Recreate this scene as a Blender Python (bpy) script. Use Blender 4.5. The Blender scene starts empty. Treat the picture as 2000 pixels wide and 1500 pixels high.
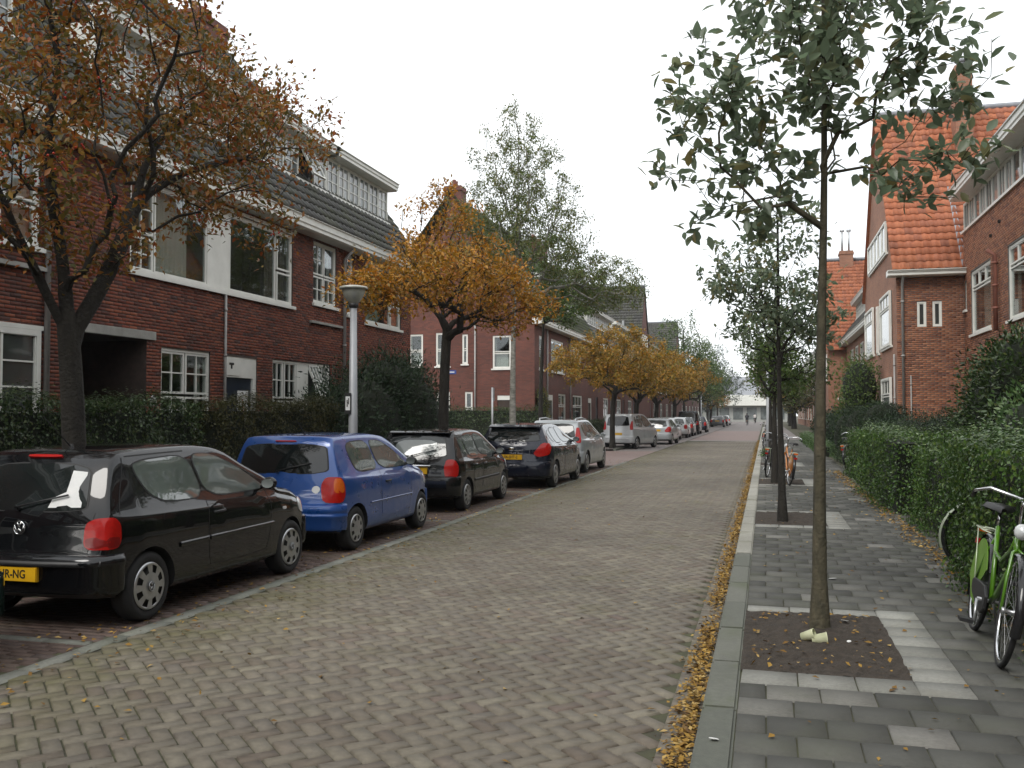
import bpy, bmesh, math, random
import numpy as np
from mathutils import Vector, Matrix
from mathutils.bvhtree import BVHTree

SC = bpy.context.scene
COL = SC.collection
RNG = np.random.default_rng(11)
random.seed(11)
R = math.radians

# ------------------------------------------------------------------ camera
CAMH = 1.70
F = 1850.0 / 2000.0
YAW = math.atan(495 / 1850.0)
PIT = math.atan(58 / 1850.0)
_fw = Vector((-math.sin(YAW) * math.cos(PIT), math.cos(YAW) * math.cos(PIT), math.sin(PIT)))
_rt = Vector((math.cos(YAW), math.sin(YAW), 0))
_up = _rt.cross(_fw)
cam = bpy.data.cameras.new('camera')
cam.sensor_width = 36; cam.lens = 36 * F; cam.clip_start = .05; cam.clip_end = 2000
camo = bpy.data.objects.new('camera', cam); COL.objects.link(camo)
mw = Matrix((_rt, _up, -_fw)).transposed().to_4x4(); mw.translation = (0, 0, CAMH)
camo.matrix_world = mw
SC.camera = camo

def depth_px(p):
    q = Vector(p) - Vector((0, 0, CAMH)); z = q.dot(_fw)
    if z < .1: return None
    return z, 1000 + 1850 * q.dot(_rt) / z, 750 - 1850 * q.dot(_up) / z

# ------------------------------------------------------------------ sky and sun (overcast)
SUN_EL, SUN_AZ = R(48), R(200)
w = bpy.data.worlds.new('World'); SC.world = w; w.use_nodes = True
nt = w.node_tree; nt.nodes.clear()
out = nt.nodes.new('ShaderNodeOutputWorld'); bg = nt.nodes.new('ShaderNodeBackground')
sky = nt.nodes.new('ShaderNodeTexSky'); sky.sky_type = 'NISHITA'; sky.sun_disc = False
sky.sun_elevation = SUN_EL; sky.sun_rotation = SUN_AZ; sky.dust_density = 3.0
mx = nt.nodes.new('ShaderNodeMix'); mx.data_type = 'RGBA'; mx.inputs[0].default_value = .86
tc = nt.nodes.new('ShaderNodeTexCoord'); nz = nt.nodes.new('ShaderNodeTexNoise')
nz.inputs['Scale'].default_value = 2.2; nz.inputs['Detail'].default_value = 5
rp = nt.nodes.new('ShaderNodeValToRGB')
rp.color_ramp.elements[0].position = .3; rp.color_ramp.elements[0].color = (.88, .92, .945, 1)
rp.color_ramp.elements[1].position = .7; rp.color_ramp.elements[1].color = (1, 1, 1, 1)
ml = nt.nodes.new('ShaderNodeVectorMath'); ml.operation = 'SCALE'; ml.inputs['Scale'].default_value = 11.5
nt.links.new(tc.outputs['Generated'], nz.inputs['Vector']); nt.links.new(nz.outputs['Fac'], rp.inputs['Fac'])
nt.links.new(rp.outputs['Color'], ml.inputs[0]); nt.links.new(ml.outputs['Vector'], mx.inputs[7])
nt.links.new(sky.outputs['Color'], mx.inputs[6]); nt.links.new(mx.outputs[2], bg.inputs['Color'])
bg.inputs['Strength'].default_value = .1
nt.links.new(bg.outputs[0], out.inputs[0])
sl = bpy.data.lights.new('sun', 'SUN'); sl.energy = 1.3; sl.angle = R(25); sl.color = (1, .97, .92)
so = bpy.data.objects.new('sun', sl); COL.objects.link(so)
sd = Vector((math.sin(SUN_AZ) * math.cos(SUN_EL), math.cos(SUN_AZ) * math.cos(SUN_EL), math.sin(SUN_EL)))
so.rotation_euler = sd.to_track_quat('Z', 'Y').to_euler(); so.location = (0, 0, 30)

vs = SC.view_settings; vs.view_transform = 'Standard'; vs.look = 'None'; vs.gamma = 1; vs.exposure = .55
vs.use_curve_mapping = False
SC.render.engine = 'CYCLES'
SC.cycles.use_denoising = True
SC.cycles.max_bounces = 6; SC.cycles.diffuse_bounces = 3; SC.cycles.glossy_bounces = 3
SC.cycles.transparent_max_bounces = 6; SC.cycles.caustics_reflective = False; SC.cycles.caustics_refractive = False

# ------------------------------------------------------------------ helpers: objects
def link(o, parent=None):
    COL.objects.link(o)
    if parent: o.parent = parent
    return o

def tag(o, label=None, cat=None, group=None, kind=None):
    if label: o['label'] = label
    if cat: o['category'] = cat
    if group: o['group'] = group
    if kind: o['kind'] = kind
    return o

def empty(name, loc=(0, 0, 0), rz=0, **k):
    o = bpy.data.objects.new(name, None); o.empty_display_size = .2
    link(o); o.location = loc; o.rotation_euler = (0, 0, rz)
    return tag(o, **k)

def mesh_np(name, V, faces, mats=None, rnd=None, smooth=False, mi=None):
    """faces: (m,k) int array or list of such arrays; rnd per-face random value"""
    if not isinstance(faces, list): faces = [faces]
    me = bpy.data.meshes.new(name)
    V = np.asarray(V, np.float32)
    me.vertices.add(len(V)); me.vertices.foreach_set('co', V.ravel())
    faces = [np.asarray(f, np.int32) for f in faces if len(f)]
    nl = sum(f.size for f in faces); nf = sum(len(f) for f in faces)
    me.loops.add(nl); me.loops.foreach_set('vertex_index', np.concatenate([f.ravel() for f in faces]))
    st = []; c = 0
    for f in faces:
        st.append(c + np.arange(len(f)) * f.shape[1]); c += f.size
    me.polygons.add(nf); me.polygons.foreach_set('loop_start', np.concatenate(st).astype(np.int32))
    if smooth: me.polygons.foreach_set('use_smooth', np.ones(nf, bool))
    if mi is not None: me.polygons.foreach_set('material_index', np.asarray(mi, np.int32))
    me.update(calc_edges=True)
    if rnd is not None:
        a = me.attributes.new('rnd', 'FLOAT', 'FACE'); a.data.foreach_set('value', np.asarray(rnd, np.float32))
    for m in (mats if isinstance(mats, (list, tuple)) else [mats]):
        if m: me.materials.append(m)
    return me

def obj_me(name, me, parent=None, loc=None):
    o = bpy.data.objects.new(name, me); link(o, parent)
    if loc is not None: o.location = loc
    return o

class MB:
    """collects shapes; build() links them as one mesh object"""
    def __init__(s): s.v = []; s.f = []; s.m = []; s.sm = []
    def add(s, vs, fs, mi=0, sm=False):
        b = len(s.v); s.v += [tuple(v) for v in vs]
        s.f += [tuple(i + b for i in f) for f in fs]; s.m += [mi] * len(fs); s.sm += [sm] * len(fs)
        return s
    def box(s, a, b, mi=0):
        x0, y0, z0 = a; x1, y1, z1 = b
        vs = [(x0,y0,z0),(x1,y0,z0),(x1,y1,z0),(x0,y1,z0),(x0,y0,z1),(x1,y0,z1),(x1,y1,z1),(x0,y1,z1)]
        return s.add(vs, [(3,2,1,0),(4,5,6,7),(0,1,5,4),(1,2,6,5),(2,3,7,6),(3,0,4,7)], mi)
    def obox(s, O, ex, ey, ez, a, b, mi=0):
        """box in a local frame O + x*ex + y*ey + z*ez"""
        O = Vector(O); ex = Vector(ex); ey = Vector(ey); ez = Vector(ez)
        t = MB().box(a, b)
        return s.add([O + ex * v[0] + ey * v[1] + ez * v[2] for v in t.v], t.f, mi)
    def tube(s, pts, rad, n=8, mi=0, cap=True, sm=True, sy=1.0):
        pts = [Vector(p) for p in pts]
        if not isinstance(rad, (list, tuple)): rad = [rad] * len(pts)
        vs = []; fs = []; prev = None
        for i, p in enumerate(pts):
            d = (pts[min(i + 1, len(pts) - 1)] - pts[max(i - 1, 0)]).normalized()
            if prev is None:
                a = d.orthogonal().normalized()
            else:
                a = (prev - d * prev.dot(d)); a = a.normalized() if a.length > 1e-6 else d.orthogonal().normalized()
            prev = a; b = d.cross(a)
            for k in range(n):
                t = 2 * math.pi * k / n
                vs.append(p + a * (math.cos(t) * rad[i]) + b * (math.sin(t) * rad[i] * sy))
        for i in range(len(pts) - 1):
            for k in range(n):
                fs.append((i*n+k, i*n+(k+1)%n, (i+1)*n+(k+1)%n, (i+1)*n+k))
        if cap: fs += [tuple(range(n - 1, -1, -1)), tuple(range((len(pts)-1)*n, len(pts)*n))]
        return s.add(vs, fs, mi, sm)
    def lathe(s, prof, n=24, axis='z', c=(0, 0, 0), mi=0, sm=True, closed=False):
        """prof: list (r, h)"""
        vs = []; fs = []
        for r, h in prof:
            for k in range(n):
                t = 2 * math.pi * k / n
                if axis == 'z': q = (r*math.cos(t), r*math.sin(t), h)
                elif axis == 'y': q = (r*math.cos(t), h, r*math.sin(t))
                else: q = (h, r*math.cos(t), r*math.sin(t))
                vs.append((q[0]+c[0], q[1]+c[1], q[2]+c[2]))
        m = len(prof)
        for i in range(m if closed else m - 1):
            j = (i + 1) % m
            for k in range(n): fs.append((i*n+k, i*n+(k+1)%n, j*n+(k+1)%n, j*n+k))
        return s.add(vs, fs, mi, sm)
    def prism(s, poly, O, ex, ey, ez, h, mi=0):
        """polygon in (ex,ey), extruded by h along ez"""
        O = Vector(O); ex = Vector(ex); ey = Vector(ey); ez = Vector(ez); n = len(poly)
        vs = [O + ex*p[0] + ey*p[1] for p in poly] + [O + ex*p[0] + ey*p[1] + ez*h for p in poly]
        fs = [tuple(range(n-1,-1,-1)), tuple(range(n, 2*n))] + [(i,(i+1)%n,n+(i+1)%n,n+i) for i in range(n)]
        return s.add(vs, fs, mi)
    def build(s, name, mats, parent=None, loc=None, bevel=0):
        me = bpy.data.meshes.new(name); me.from_pydata(s.v, [], s.f)
        mats = mats if isinstance(mats, (list, tuple)) else [mats]
        for m in mats: me.materials.append(m)
        me.polygons.foreach_set('material_index', s.m); me.polygons.foreach_set('use_smooth', s.sm)
        bm = bmesh.new(); bm.from_mesh(me); bmesh.ops.recalc_face_normals(bm, faces=bm.faces)
        bm.to_mesh(me); bm.free(); me.update()
        o = obj_me(name, me, parent, loc)
        if bevel:
            b = o.modifiers.new('bevel', 'BEVEL'); b.width = bevel; b.segments = 2; b.limit_method = 'ANGLE'
        return o

def spline(pts, n):
    """Catmull-Rom through pts (2D/3D) -> n samples per segment"""
    P = np.asarray(pts, float); P = np.vstack([2*P[0]-P[1], P, 2*P[-1]-P[-2]]); o = []
    for i in range(1, len(P) - 2):
        for k in range(n):
            t = k / n; a, b, c, d = P[i-1], P[i], P[i+1], P[i+2]
            o.append(.5*((2*b)+(c-a)*t+(2*a-5*b+4*c-d)*t*t+(3*b-a-3*c+d)*t**3))
    o.append(P[-2]); return np.array(o)

# ------------------------------------------------------------------ helpers: materials
MATS = {}
def _nodes(name):
    m = bpy.data.materials.new(name); m.use_nodes = True; t = m.node_tree
    return m, t, t.nodes['Principled BSDF'], t.nodes['Material Output']
def N(t, typ, **k):
    n = t.nodes.new(typ)
    for a, b in k.items():
        if a in n.inputs: n.inputs[a].default_value = b
        else: setattr(n, a, b)
    return n
def L(t, a, b): t.links.new(a, b)
def c4(c): return (c[0], c[1], c[2], 1)

def noise(t, scale, detail=4, rough=.55, pos=None, stretch=None):
    g = N(t, 'ShaderNodeNewGeometry'); src = g.outputs['Position'] if pos is None else pos
    if stretch:
        mp = N(t, 'ShaderNodeMapping'); mp.inputs['Scale'].default_value = stretch
        L(t, src, mp.inputs['Vector']); src = mp.outputs['Vector']
    n = N(t, 'ShaderNodeTexNoise', Scale=scale, Detail=detail, Roughness=rough)
    L(t, src, n.inputs['Vector']); return n.outputs['Fac']
def ramp(t, fac, stops, interp='LINEAR'):
    r = N(t, 'ShaderNodeValToRGB'); e = r.color_ramp; e.interpolation = interp
    while len(e.elements) < len(stops): e.elements.new(.5)
    for el, (p, c) in zip(e.elements, stops): el.position = p; el.color = c4(c)
    L(t, fac, r.inputs['Fac']); return r.outputs['Color']
def mixc(t, fac, a, b, mode='MIX'):
    m = N(t, 'ShaderNodeMix'); m.data_type = 'RGBA'; m.blend_type = mode
    for v, i in ((fac, 0), (a, 6), (b, 7)):
        if isinstance(v, (int, float)): m.inputs[i].default_value = v
        elif isinstance(v, tuple): m.inputs[i].default_value = c4(v)
        else: L(t, v, m.inputs[i])
    return m.outputs[2]
def piece_rnd(t):
    a = N(t, 'ShaderNodeAttribute', attribute_name='rnd'); o = N(t, 'ShaderNodeObjectInfo')
    s = N(t, 'ShaderNodeMath', operation='ADD'); L(t, a.outputs['Fac'], s.inputs[0]); L(t, o.outputs['Random'], s.inputs[1])
    f = N(t, 'ShaderNodeMath', operation='FRACT'); L(t, s.outputs[0], f.inputs[0]); return f.outputs[0]
def rng_ramp(t, fac, lo, hi, a, b):
    m = N(t, 'ShaderNodeMapRange'); L(t, fac, m.inputs['Value'])
    for k, v in (('From Min', lo), ('From Max', hi), ('To Min', a), ('To Max', b)): m.inputs[k].default_value = v
    return m.outputs[0]
def bump(t, bs, h, strength=.3, dist=.01):
    b = N(t, 'ShaderNodeBump', Strength=strength, Distance=dist); L(t, h, b.inputs['Height']); L(t, b.outputs[0], bs.inputs['Normal'])

def mat(name, c1, c2=None, scale=6, rough=.7, spec=.5, metal=0, coat=0, bmp=0, bscale=60, bdist=.004, stretch=None, rvar=0):
    m, t, b, o = _nodes(name); MATS[name] = m
    if c2 is None: b.inputs['Base Color'].default_value = c4(c1)
    else: L(t, ramp(t, noise(t, scale, 6, stretch=stretch), [(.3, c1), (.7, c2)]), b.inputs['Base Color'])
    b.inputs['Roughness'].default_value = rough; b.inputs['Specular IOR Level'].default_value = spec
    b.inputs['Metallic'].default_value = metal
    if coat: b.inputs['Coat Weight'].default_value = coat; b.inputs['Coat Roughness'].default_value = .04
    if rvar: L(t, rng_ramp(t, noise(t, 5, 5), .3, .7, rough - rvar, rough + rvar), b.inputs['Roughness'])
    if bmp: bump(t, b, noise(t, bscale, 5), bmp, bdist)
    return m

def mat_piece(name, stops, rough=.8, nscale=25, namt=.35, stain=None, stain_scale=1.2, stain_rng=(.5, .75), bmp=.4, bscale=120, spec=.4, glaze=0):
    """separate pieces (bricks, tiles, slabs): own tint per piece + grain + stains"""
    m, t, b, o = _nodes(name); MATS[name] = m
    c = ramp(t, piece_rnd(t), stops)
    g = noise(t, nscale, 6, .65)
    c = mixc(t, namt, c, ramp(t, g, [(.3, (.25, .25, .25)), (.72, (.85, .85, .85))]), 'OVERLAY')
    big = noise(t, .35, 4)
    c = mixc(t, .45, c, ramp(t, big, [(.35, (.32, .32, .32)), (.65, (.68, .68, .68))]), 'OVERLAY')
    if stain:
        f = rng_ramp(t, noise(t, stain_scale, 7, .6), stain_rng[0], stain_rng[1], 0, .75)
        c = mixc(t, f, c, stain)
    if name == 'road_brick':   # moss creeping in from the parking side
        gg = N(t, 'ShaderNodeNewGeometry'); sx = N(t, 'ShaderNodeSeparateXYZ'); L(t, gg.outputs['Position'], sx.inputs[0])
        e = rng_ramp(t, sx.outputs[0], -3.2, -4.6, 0, .8); nz_ = rng_ramp(t, noise(t, 2.2, 7, .65), .38, .62, 0, 1)
        mm = N(t, 'ShaderNodeMath', operation='MULTIPLY'); L(t, e, mm.inputs[0]); L(t, nz_, mm.inputs[1])
        c = mixc(t, mm.outputs[0], c, (.095, .09, .035))
    L(t, c, b.inputs['Base Color'])
    L(t, rng_ramp(t, g, .3, .7, rough - .12, min(1, rough + .1)), b.inputs['Roughness'])
    b.inputs['Specular IOR Level'].default_value = spec
    if glaze: b.inputs['Coat Weight'].default_value = glaze; b.inputs['Coat Roughness'].default_value = .25
    bump(t, b, noise(t, bscale, 5), bmp, .003)
    return m

def mat_leaf(name, stops, rough=.5, trans=.35, spec=.4):
    m, t, b, o = _nodes(name); MATS[name] = m
    c = ramp(t, piece_rnd(t), stops)
    c = mixc(t, .35, c, ramp(t, noise(t, 2.0, 3), [(.35, (.3, .3, .3)), (.65, (.75, .75, .75))]), 'OVERLAY')
    L(t, c, b.inputs['Base Color']); b.inputs['Roughness'].default_value = rough; b.inputs['Specular IOR Level'].default_value = spec
    tr = N(t, 'ShaderNodeBsdfTranslucent'); L(t, c, tr.inputs['Color'])
    mx = N(t, 'ShaderNodeMixShader'); mx.inputs[0].default_value = trans
    L(t, b.outputs[0], mx.inputs[1]); L(t, tr.outputs[0], mx.inputs[2]); L(t, mx.outputs[0], o.inputs[0])
    return m

def mat_brickfar(name, c1, c2, mortar):
    """brickwork too far off to build brick by brick"""
    m, t, b, o = _nodes(name); MATS[name] = m
    g = N(t, 'ShaderNodeNewGeometry'); s = N(t, 'ShaderNodeSeparateXYZ'); L(t, g.outputs['Position'], s.inputs[0])
    a = N(t, 'ShaderNodeMath', operation='ADD'); L(t, s.outputs[0], a.inputs[0]); L(t, s.outputs[1], a.inputs[1])
    cb = N(t, 'ShaderNodeCombineXYZ'); L(t, a.outputs[0], cb.inputs[0]); L(t, s.outputs[2], cb.inputs[1])
    br = N(t, 'ShaderNodeTexBrick', Scale=1.0); L(t, cb.outputs[0], br.inputs['Vector'])
    br.inputs['Color1'].default_value = c4(c1); br.inputs['Color2'].default_value = c4(c2); br.inputs['Mortar'].default_value = c4(mortar)
    br.inputs['Mortar Size'].default_value = .006; br.inputs['Brick Width'].default_value = .22; br.inputs['Row Height'].default_value = .0625
    c = mixc(t, .4, br.outputs['Color'], ramp(t, noise(t, .6, 6), [(.3, (.28, .28, .28)), (.7, (.75, .75, .75))]), 'OVERLAY')
    L(t, c, b.inputs['Base Color']); b.inputs['Roughness'].default_value = .85
    bump(t, b, br.outputs['Fac'], -.3, .008)
    return m

def mat_glass(name, c, rough=.04, spec=.5, ior=1.7):
    m, t, b, o = _nodes(name); MATS[name] = m
    L(t, ramp(t, noise(t, 1.1, 4), [(.35, tuple(x * .55 for x in c)), (.68, c)]), b.inputs['Base Color'])
    b.inputs['Roughness'].default_value = rough; b.inputs['Specular IOR Level'].default_value = spec; b.inputs['IOR'].default_value = ior
    bump(t, b, noise(t, .9, 2), .04, .05)
    return m

def mat_pane(name):
    """clear window pane: see-through with a fresnel reflection"""
    m, t, b, o = _nodes(name); MATS[name] = m; t.nodes.remove(b)
    tr = N(t, 'ShaderNodeBsdfTransparent'); tr.inputs['Color'].default_value = (.80, .84, .82, 1)
    gl = N(t, 'ShaderNodeBsdfGlossy', Roughness=.02); gl.inputs['Color'].default_value = (.95, .97, 1, 1)
    lw_ = N(t, 'ShaderNodeLayerWeight', Blend=.5); pw_ = N(t, 'ShaderNodeMath', operation='POWER'); pw_.inputs[1].default_value = 4.0; L(t, lw_.outputs['Facing'], pw_.inputs[0]); fr = N(t, 'ShaderNodeMapRange'); L(t, pw_.outputs[0], fr.inputs['Value']); fr.inputs['To Min'].default_value = .07; fr.inputs['To Max'].default_value = 1.0; bp = N(t, 'ShaderNodeBump', Strength=.05, Distance=.05); L(t, noise(t, .8, 2), bp.inputs['Height'])
    L(t, bp.outputs[0], gl.inputs['Normal'])
    mx = N(t, 'ShaderNodeMixShader'); L(t, fr.outputs[0], mx.inputs[0]); L(t, tr.outputs[0], mx.inputs[1]); L(t, gl.outputs[0], mx.inputs[2]); L(t, mx.outputs[0], o.inputs[0])
    return m

# ------------------------------------------------------------------ materials
mat_pane('pane_clear')
mat('room', (.10, .085, .07), (.16, .14, .12), 1.5, .9)
mat('curtain', (.42, .41, .37), (.52, .51, .47), 5, .9, stretch=(6, 6, .3))
mat('curtain_dark', (.10, .07, .06), (.15, .11, .09), 5, .9, stretch=(6, 6, .3))
mat('plant_pot', (.25, .24, .22), (.3, .28, .26), 8, .6)
mat_piece('road_brick', [(0, (.105, .084, .064)), (.25, (.130, .112, .085)), (.5, (.145, .128, .097)), (.75, (.118, .102, .082)), (.92, (.168, .15, .112)), (1, (.110, .084, .068))], .72, 18, .4, (.10, .095, .04), 1.0, (.56, .8), .5)
mat_piece('bay_brick', [(0, (.07, .048, .04)), (.4, (.105, .07, .057)), (.7, (.12, .085, .07)), (1, (.09, .066, .06))], .8, 18, .4, (.06, .055, .03), 1.4, (.5, .75), .5)
mat_piece('slab_grey', [(0, (.052, .052, .046)), (.35, (.068, .068, .06)), (.7, (.08, .08, .07)), (.9, (.092, .091, .08)), (.94, (.14, .137, .122)), (1, (.165, .16, .145))], .85, 40, .35, (.07, .075, .05), 1.6, (.5, .78), .4, 200)
mat_piece('slab_light', [(0, (.20, .20, .18)), (.5, (.25, .25, .225)), (1, (.175, .175, .155))], .85, 40, .35, (.15, .14, .11), 2.5, (.55, .8), .4, 200)
mat_piece('kerb_stone', [(0, (.085, .09, .075)), (.5, (.11, .115, .096)), (1, (.13, .132, .112))], .85, 30, .4, (.07, .085, .04), 1.7, (.5, .75), .5, 160)
mat_piece('kerb_mid', [(0, (.13, .135, .112)), (.5, (.16, .165, .138)), (1, (.19, .19, .165))], .85, 30, .4, (.08, .085, .05), 1.7, (.5, .75), .5, 160)
mat_piece('kerb_light', [(0, (.24, .235, .20)), (1, (.30, .292, .255))], .85, 30, .4, (.15, .15, .1), 1.7, (.55, .8), .5, 160)
mat_piece('brick_red', [(0, (.085, .026, .017)), (.2, (.15, .038, .022)), (.45, (.19, .05, .027)), (.7, (.225, .068, .034)), (.88, (.13, .045, .03)), (1, (.065, .03, .025))], .85, 22, .4, (.06, .03, .024), .8, (.55, .8), .5)
mat_piece('brick_orange', [(0, (.16, .06, .034)), (.25, (.25, .095, .05)), (.5, (.30, .12, .062)), (.75, (.34, .15, .08)), (.9, (.22, .095, .06)), (1, (.14, .06, .045))], .85, 22, .4, (.14, .075, .05), .8, (.58, .85), .5)
mat_piece('tile_dark', [(0, (.032, .031, .028)), (.4, (.044, .043, .038)), (.8, (.058, .056, .048)), (1, (.04, .038, .036))], .6, 20, .4, (.06, .068, .028), 1.6, (.46, .70), .3, 90, .4, .1)
mat_piece('tile_orange', [(0, (.26, .085, .04)), (.3, (.33, .108, .05)), (.6, (.38, .13, .06)), (.85, (.32, .112, .06)), (1, (.21, .075, .042))], .75, 16, .4, (.17, .085, .05), 1.3, (.55, .85), .35, 90)
mat('mortar', (.15, .135, .12), (.10, .09, .08), 9, .95, bmp=.5)
mat('mortar_red', (.085, .06, .05), (.055, .04, .035), 9, .95, bmp=.5)
mat('joint', (.04, .036, .026), (.062, .066, .028), 5, .95, bmp=.6, bscale=150)
mat('soil', (.03, .024, .018), (.06, .046, .034), 14, .98, bmp=1, bscale=45, bdist=.03)
mat('ground', (.045, .05, .025), (.07, .062, .04), 1.2, .97, bmp=.8, bscale=12, bdist=.05)
mat('lawn', (.035, .075, .015), (.06, .11, .025), 3, .9, bmp=.9, bscale=160, bdist=.03)
mat('concrete', (.24, .235, .215), (.34, .33, .30), 5, .88, bmp=.35, bscale=130)
mat('white_paint', (.66, .66, .61), (.76, .76, .71), 3.5, .45, bmp=.12, bscale=30, rvar=.12)
mat('grey_paint', (.30, .31, .29), (.37, .37, .34), 3, .6, bmp=.15, bscale=40)
mat('door_blue', (.012, .018, .03), (.018, .026, .042), 4, .3)
mat('dark_wood', (.03, .018, .012), (.05, .03, .02), 6, .6, stretch=(1, 1, .1))
mat('unlit_interior', (.012, .011, .01), None, rough=.95)  # near-black colour standing for shade in the porch and behind windows
mat('paper', (.62, .63, .62), (.72, .72, .70), 12, .8)
mat('plain_black', (.008, .008, .008), (.014, .014, .014), 9, .6)
mat('zinc', (.22, .235, .25), (.31, .32, .34), 4, .45, metal=.6, bmp=.1)
mat('pipe_grey', (.27, .26, .25), (.36, .35, .33), 6, .6, metal=.2)
mat('clay_pipe', (.19, .07, .05), (.27, .11, .075), 6, .75)
mat('lead', (.19, .20, .22), (.27, .28, .30), 8, .55, bmp=.2)
mat('lamp_pole', (.27, .28, .295), (.34, .35, .36), 4, .5, metal=.3, bmp=.1, bscale=60)
mat('lamp_glass', (.30, .305, .26), (.38, .38, .33), 6, .25, coat=.5)
mat('galv', (.36, .37, .38), (.46, .47, .48), 9, .45, metal=.6)
mat('sign_blue', (.02, .05, .22), (.028, .06, .25), 6, .4)
mat_glass('glass_dark', (.055, .062, .06))
mat_glass('glass_mid', (.17, .19, .185))
mat_glass('glass_pale', (.34, .36, .35))
mat_glass('glass_car', (.12, .142, .132), .02, .5, 2.2)  # base lightened to stand in for sky reflected in side windows
mat_glass('glass_car_rear', (.014, .018, .018), .03, .5, 1.6)
mat('tyre', (.011, .011, .012), (.02, .02, .02), 15, .85, bmp=.3)
mat('rim_silver', (.40, .41, .42), (.50, .51, .52), 12, .32, metal=.75)
mat('chrome', (.62, .63, .64), None, rough=.12, metal=1)
mat('trim_black', (.013, .013, .014), (.02, .02, .02), 20, .5)
mat('rubber', (.006, .006, .006), None, rough=.6)
mat('light_red', (.30, .004, .003), (.40, .007, .004), 30, .3, spec=.2, coat=.5)
mat('light_darkred', (.13, .002, .002), (.18, .004, .003), 30, .3, spec=.2, coat=.5)
mat('light_amber', (.50, .09, .006), (.58, .12, .012), 30, .3, spec=.2, coat=.5)
mat('light_clear', (.55, .57, .58), (.68, .7, .7), 30, .12, coat=1)
mat('plate_yellow', (.58, .32, .008), (.66, .38, .012), 14, .4)
mat('plate_text', (.012, .01, .008), None, rough=.5)
mat('skin', (.42, .25, .18), (.48, .3, .22), 12, .55)
mat('cloth_dark', (.014, .015, .02), (.028, .028, .034), 15, .9, bmp=.3)
mat('cloth_pale', (.45, .42, .40), (.55, .52, .5), 12, .9)
mat('bark_dark', (.013, .011, .009), (.034, .03, .023), 9, .95, bmp=1, bscale=30, bdist=.03, stretch=(1, 1, .25))
mat('bark_green', (.038, .036, .022), (.105, .09, .056), 16, .9, bmp=.8, bscale=40, bdist=.015, stretch=(1, 1, .5))
mat('bark_birch', (.12, .115, .10), (.36, .35, .31), 7, .85, bmp=.6, bscale=30, bdist=.015, stretch=(1, 1, 2.2))
mat('twig', (.02, .017, .012), (.045, .038, .027), 12, .95)
AUT = [(0, (.075, .075, .022)), (.25, (.14, .11, .024)), (.45, (.25, .135, .024)), (.65, (.29, .105, .018)), (.85, (.25, .055, .014)), (1, (.36, .23, .04))]
ORG = [(0, (.17, .105, .014)), (.25, (.29, .16, .016)), (.5, (.42, .21, .02)), (.75, (.50, .225, .02)), (.9, (.38, .12, .012)), (1, (.16, .145, .02))]
mat_leaf('leaf_hawthorn', AUT)
mat_leaf('leaf_orange', ORG)
mat_leaf('leaf_rust', [(0, (.15, .12, .018)), (.3, (.25, .165, .02)), (.6, (.36, .20, .022)), (.85, (.37, .165, .018)), (1, (.15, .15, .025))])
mat_leaf('leaf_olive', [(0, (.06, .07, .02)), (.4, (.10, .11, .03)), (.7, (.16, .13, .03)), (1, (.09, .10, .05))])
mat_leaf('leaf_near', [(0, (.12, .165, .10)), (.35, (.16, .21, .135)), (.7, (.19, .24, .155)), (.9, (.21, .225, .12)), (1, (.23, .19, .075))], .35, .58, .6)
mat_leaf('leaf_birch', [(0, (.085, .12, .035)), (.5, (.13, .17, .05)), (.8, (.16, .175, .055)), (1, (.20, .16, .05))])
mat_leaf('leaf_green', [(0, (.05, .09, .022)), (.5, (.085, .14, .035)), (1, (.13, .17, .045))])
mat_leaf('leaf_grey', [(0, (.07, .10, .08)), (.5, (.10, .135, .105)), (1, (.13, .16, .11))])
mat_leaf('leaf_hedge', [(0, (.028, .065, .014)), (.45, (.055, .115, .024)), (.8, (.088, .16, .032)), (1, (.14, .20, .04))], .35, .2, .5)
mat_leaf('leaf_hedge_dark', [(0, (.016, .034, .010)), (.5, (.032, .06, .016)), (.85, (.052, .088, .024)), (1, (.085, .10, .026))], .4, .15, .4)
mat_leaf('leaf_hedge_brown', [(0, (.03, .035, .012)), (.5, (.055, .055, .018)), (.85, (.075, .065, .022)), (1, (.05, .06, .02))], .5, .2, .3)
mat_leaf('leaf_yew', [(0, (.012, .026, .013)), (.5, (.02, .04, .018)), (1, (.033, .058, .022))], .5, .12, .3)
mat_leaf('leaf_bright', [(0, (.05, .10, .03)), (.5, (.085, .16, .05)), (1, (.14, .21, .08))], .4, .35)
mat_leaf('leaf_ivy', [(0, (.10, .13, .03)), (.5, (.19, .19, .05)), (1, (.12, .10, .03))], .5, .3)
mat_leaf('leaf_fallen', [(0, (.10, .055, .02)), (.25, (.19, .105, .025)), (.5, (.28, .165, .035)), (.75, (.34, .21, .05)), (.92, (.42, .30, .12)), (1, (.09, .045, .02))], .75, .1, .2)
mat_leaf('berry', [(0, (.35, .02, .01)), (1, (.5, .05, .015))], .3, .05)
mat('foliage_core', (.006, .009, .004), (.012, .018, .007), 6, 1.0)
mat_brickfar('brickfar_red', (.155, .048, .032), (.10, .033, .025), (.07, .055, .045))
mat_brickfar('brickfar_orange', (.30, .125, .07), (.22, .09, .05), (.22, .18, .14))
G = MATS
# ================================================================== GROUND
def sheet(name, x0, x1, y0, y1, z, m, parent=None, kind='structure'):
    o = mesh_np(name, [(x0, y0, z), (x1, y0, z), (x1, y1, z), (x0, y1, z)], np.array([[0, 1, 2, 3]]), G[m])
    o = obj_me(name, o, parent)
    if kind and parent is None: tag(o, kind=kind)
    return o

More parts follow.
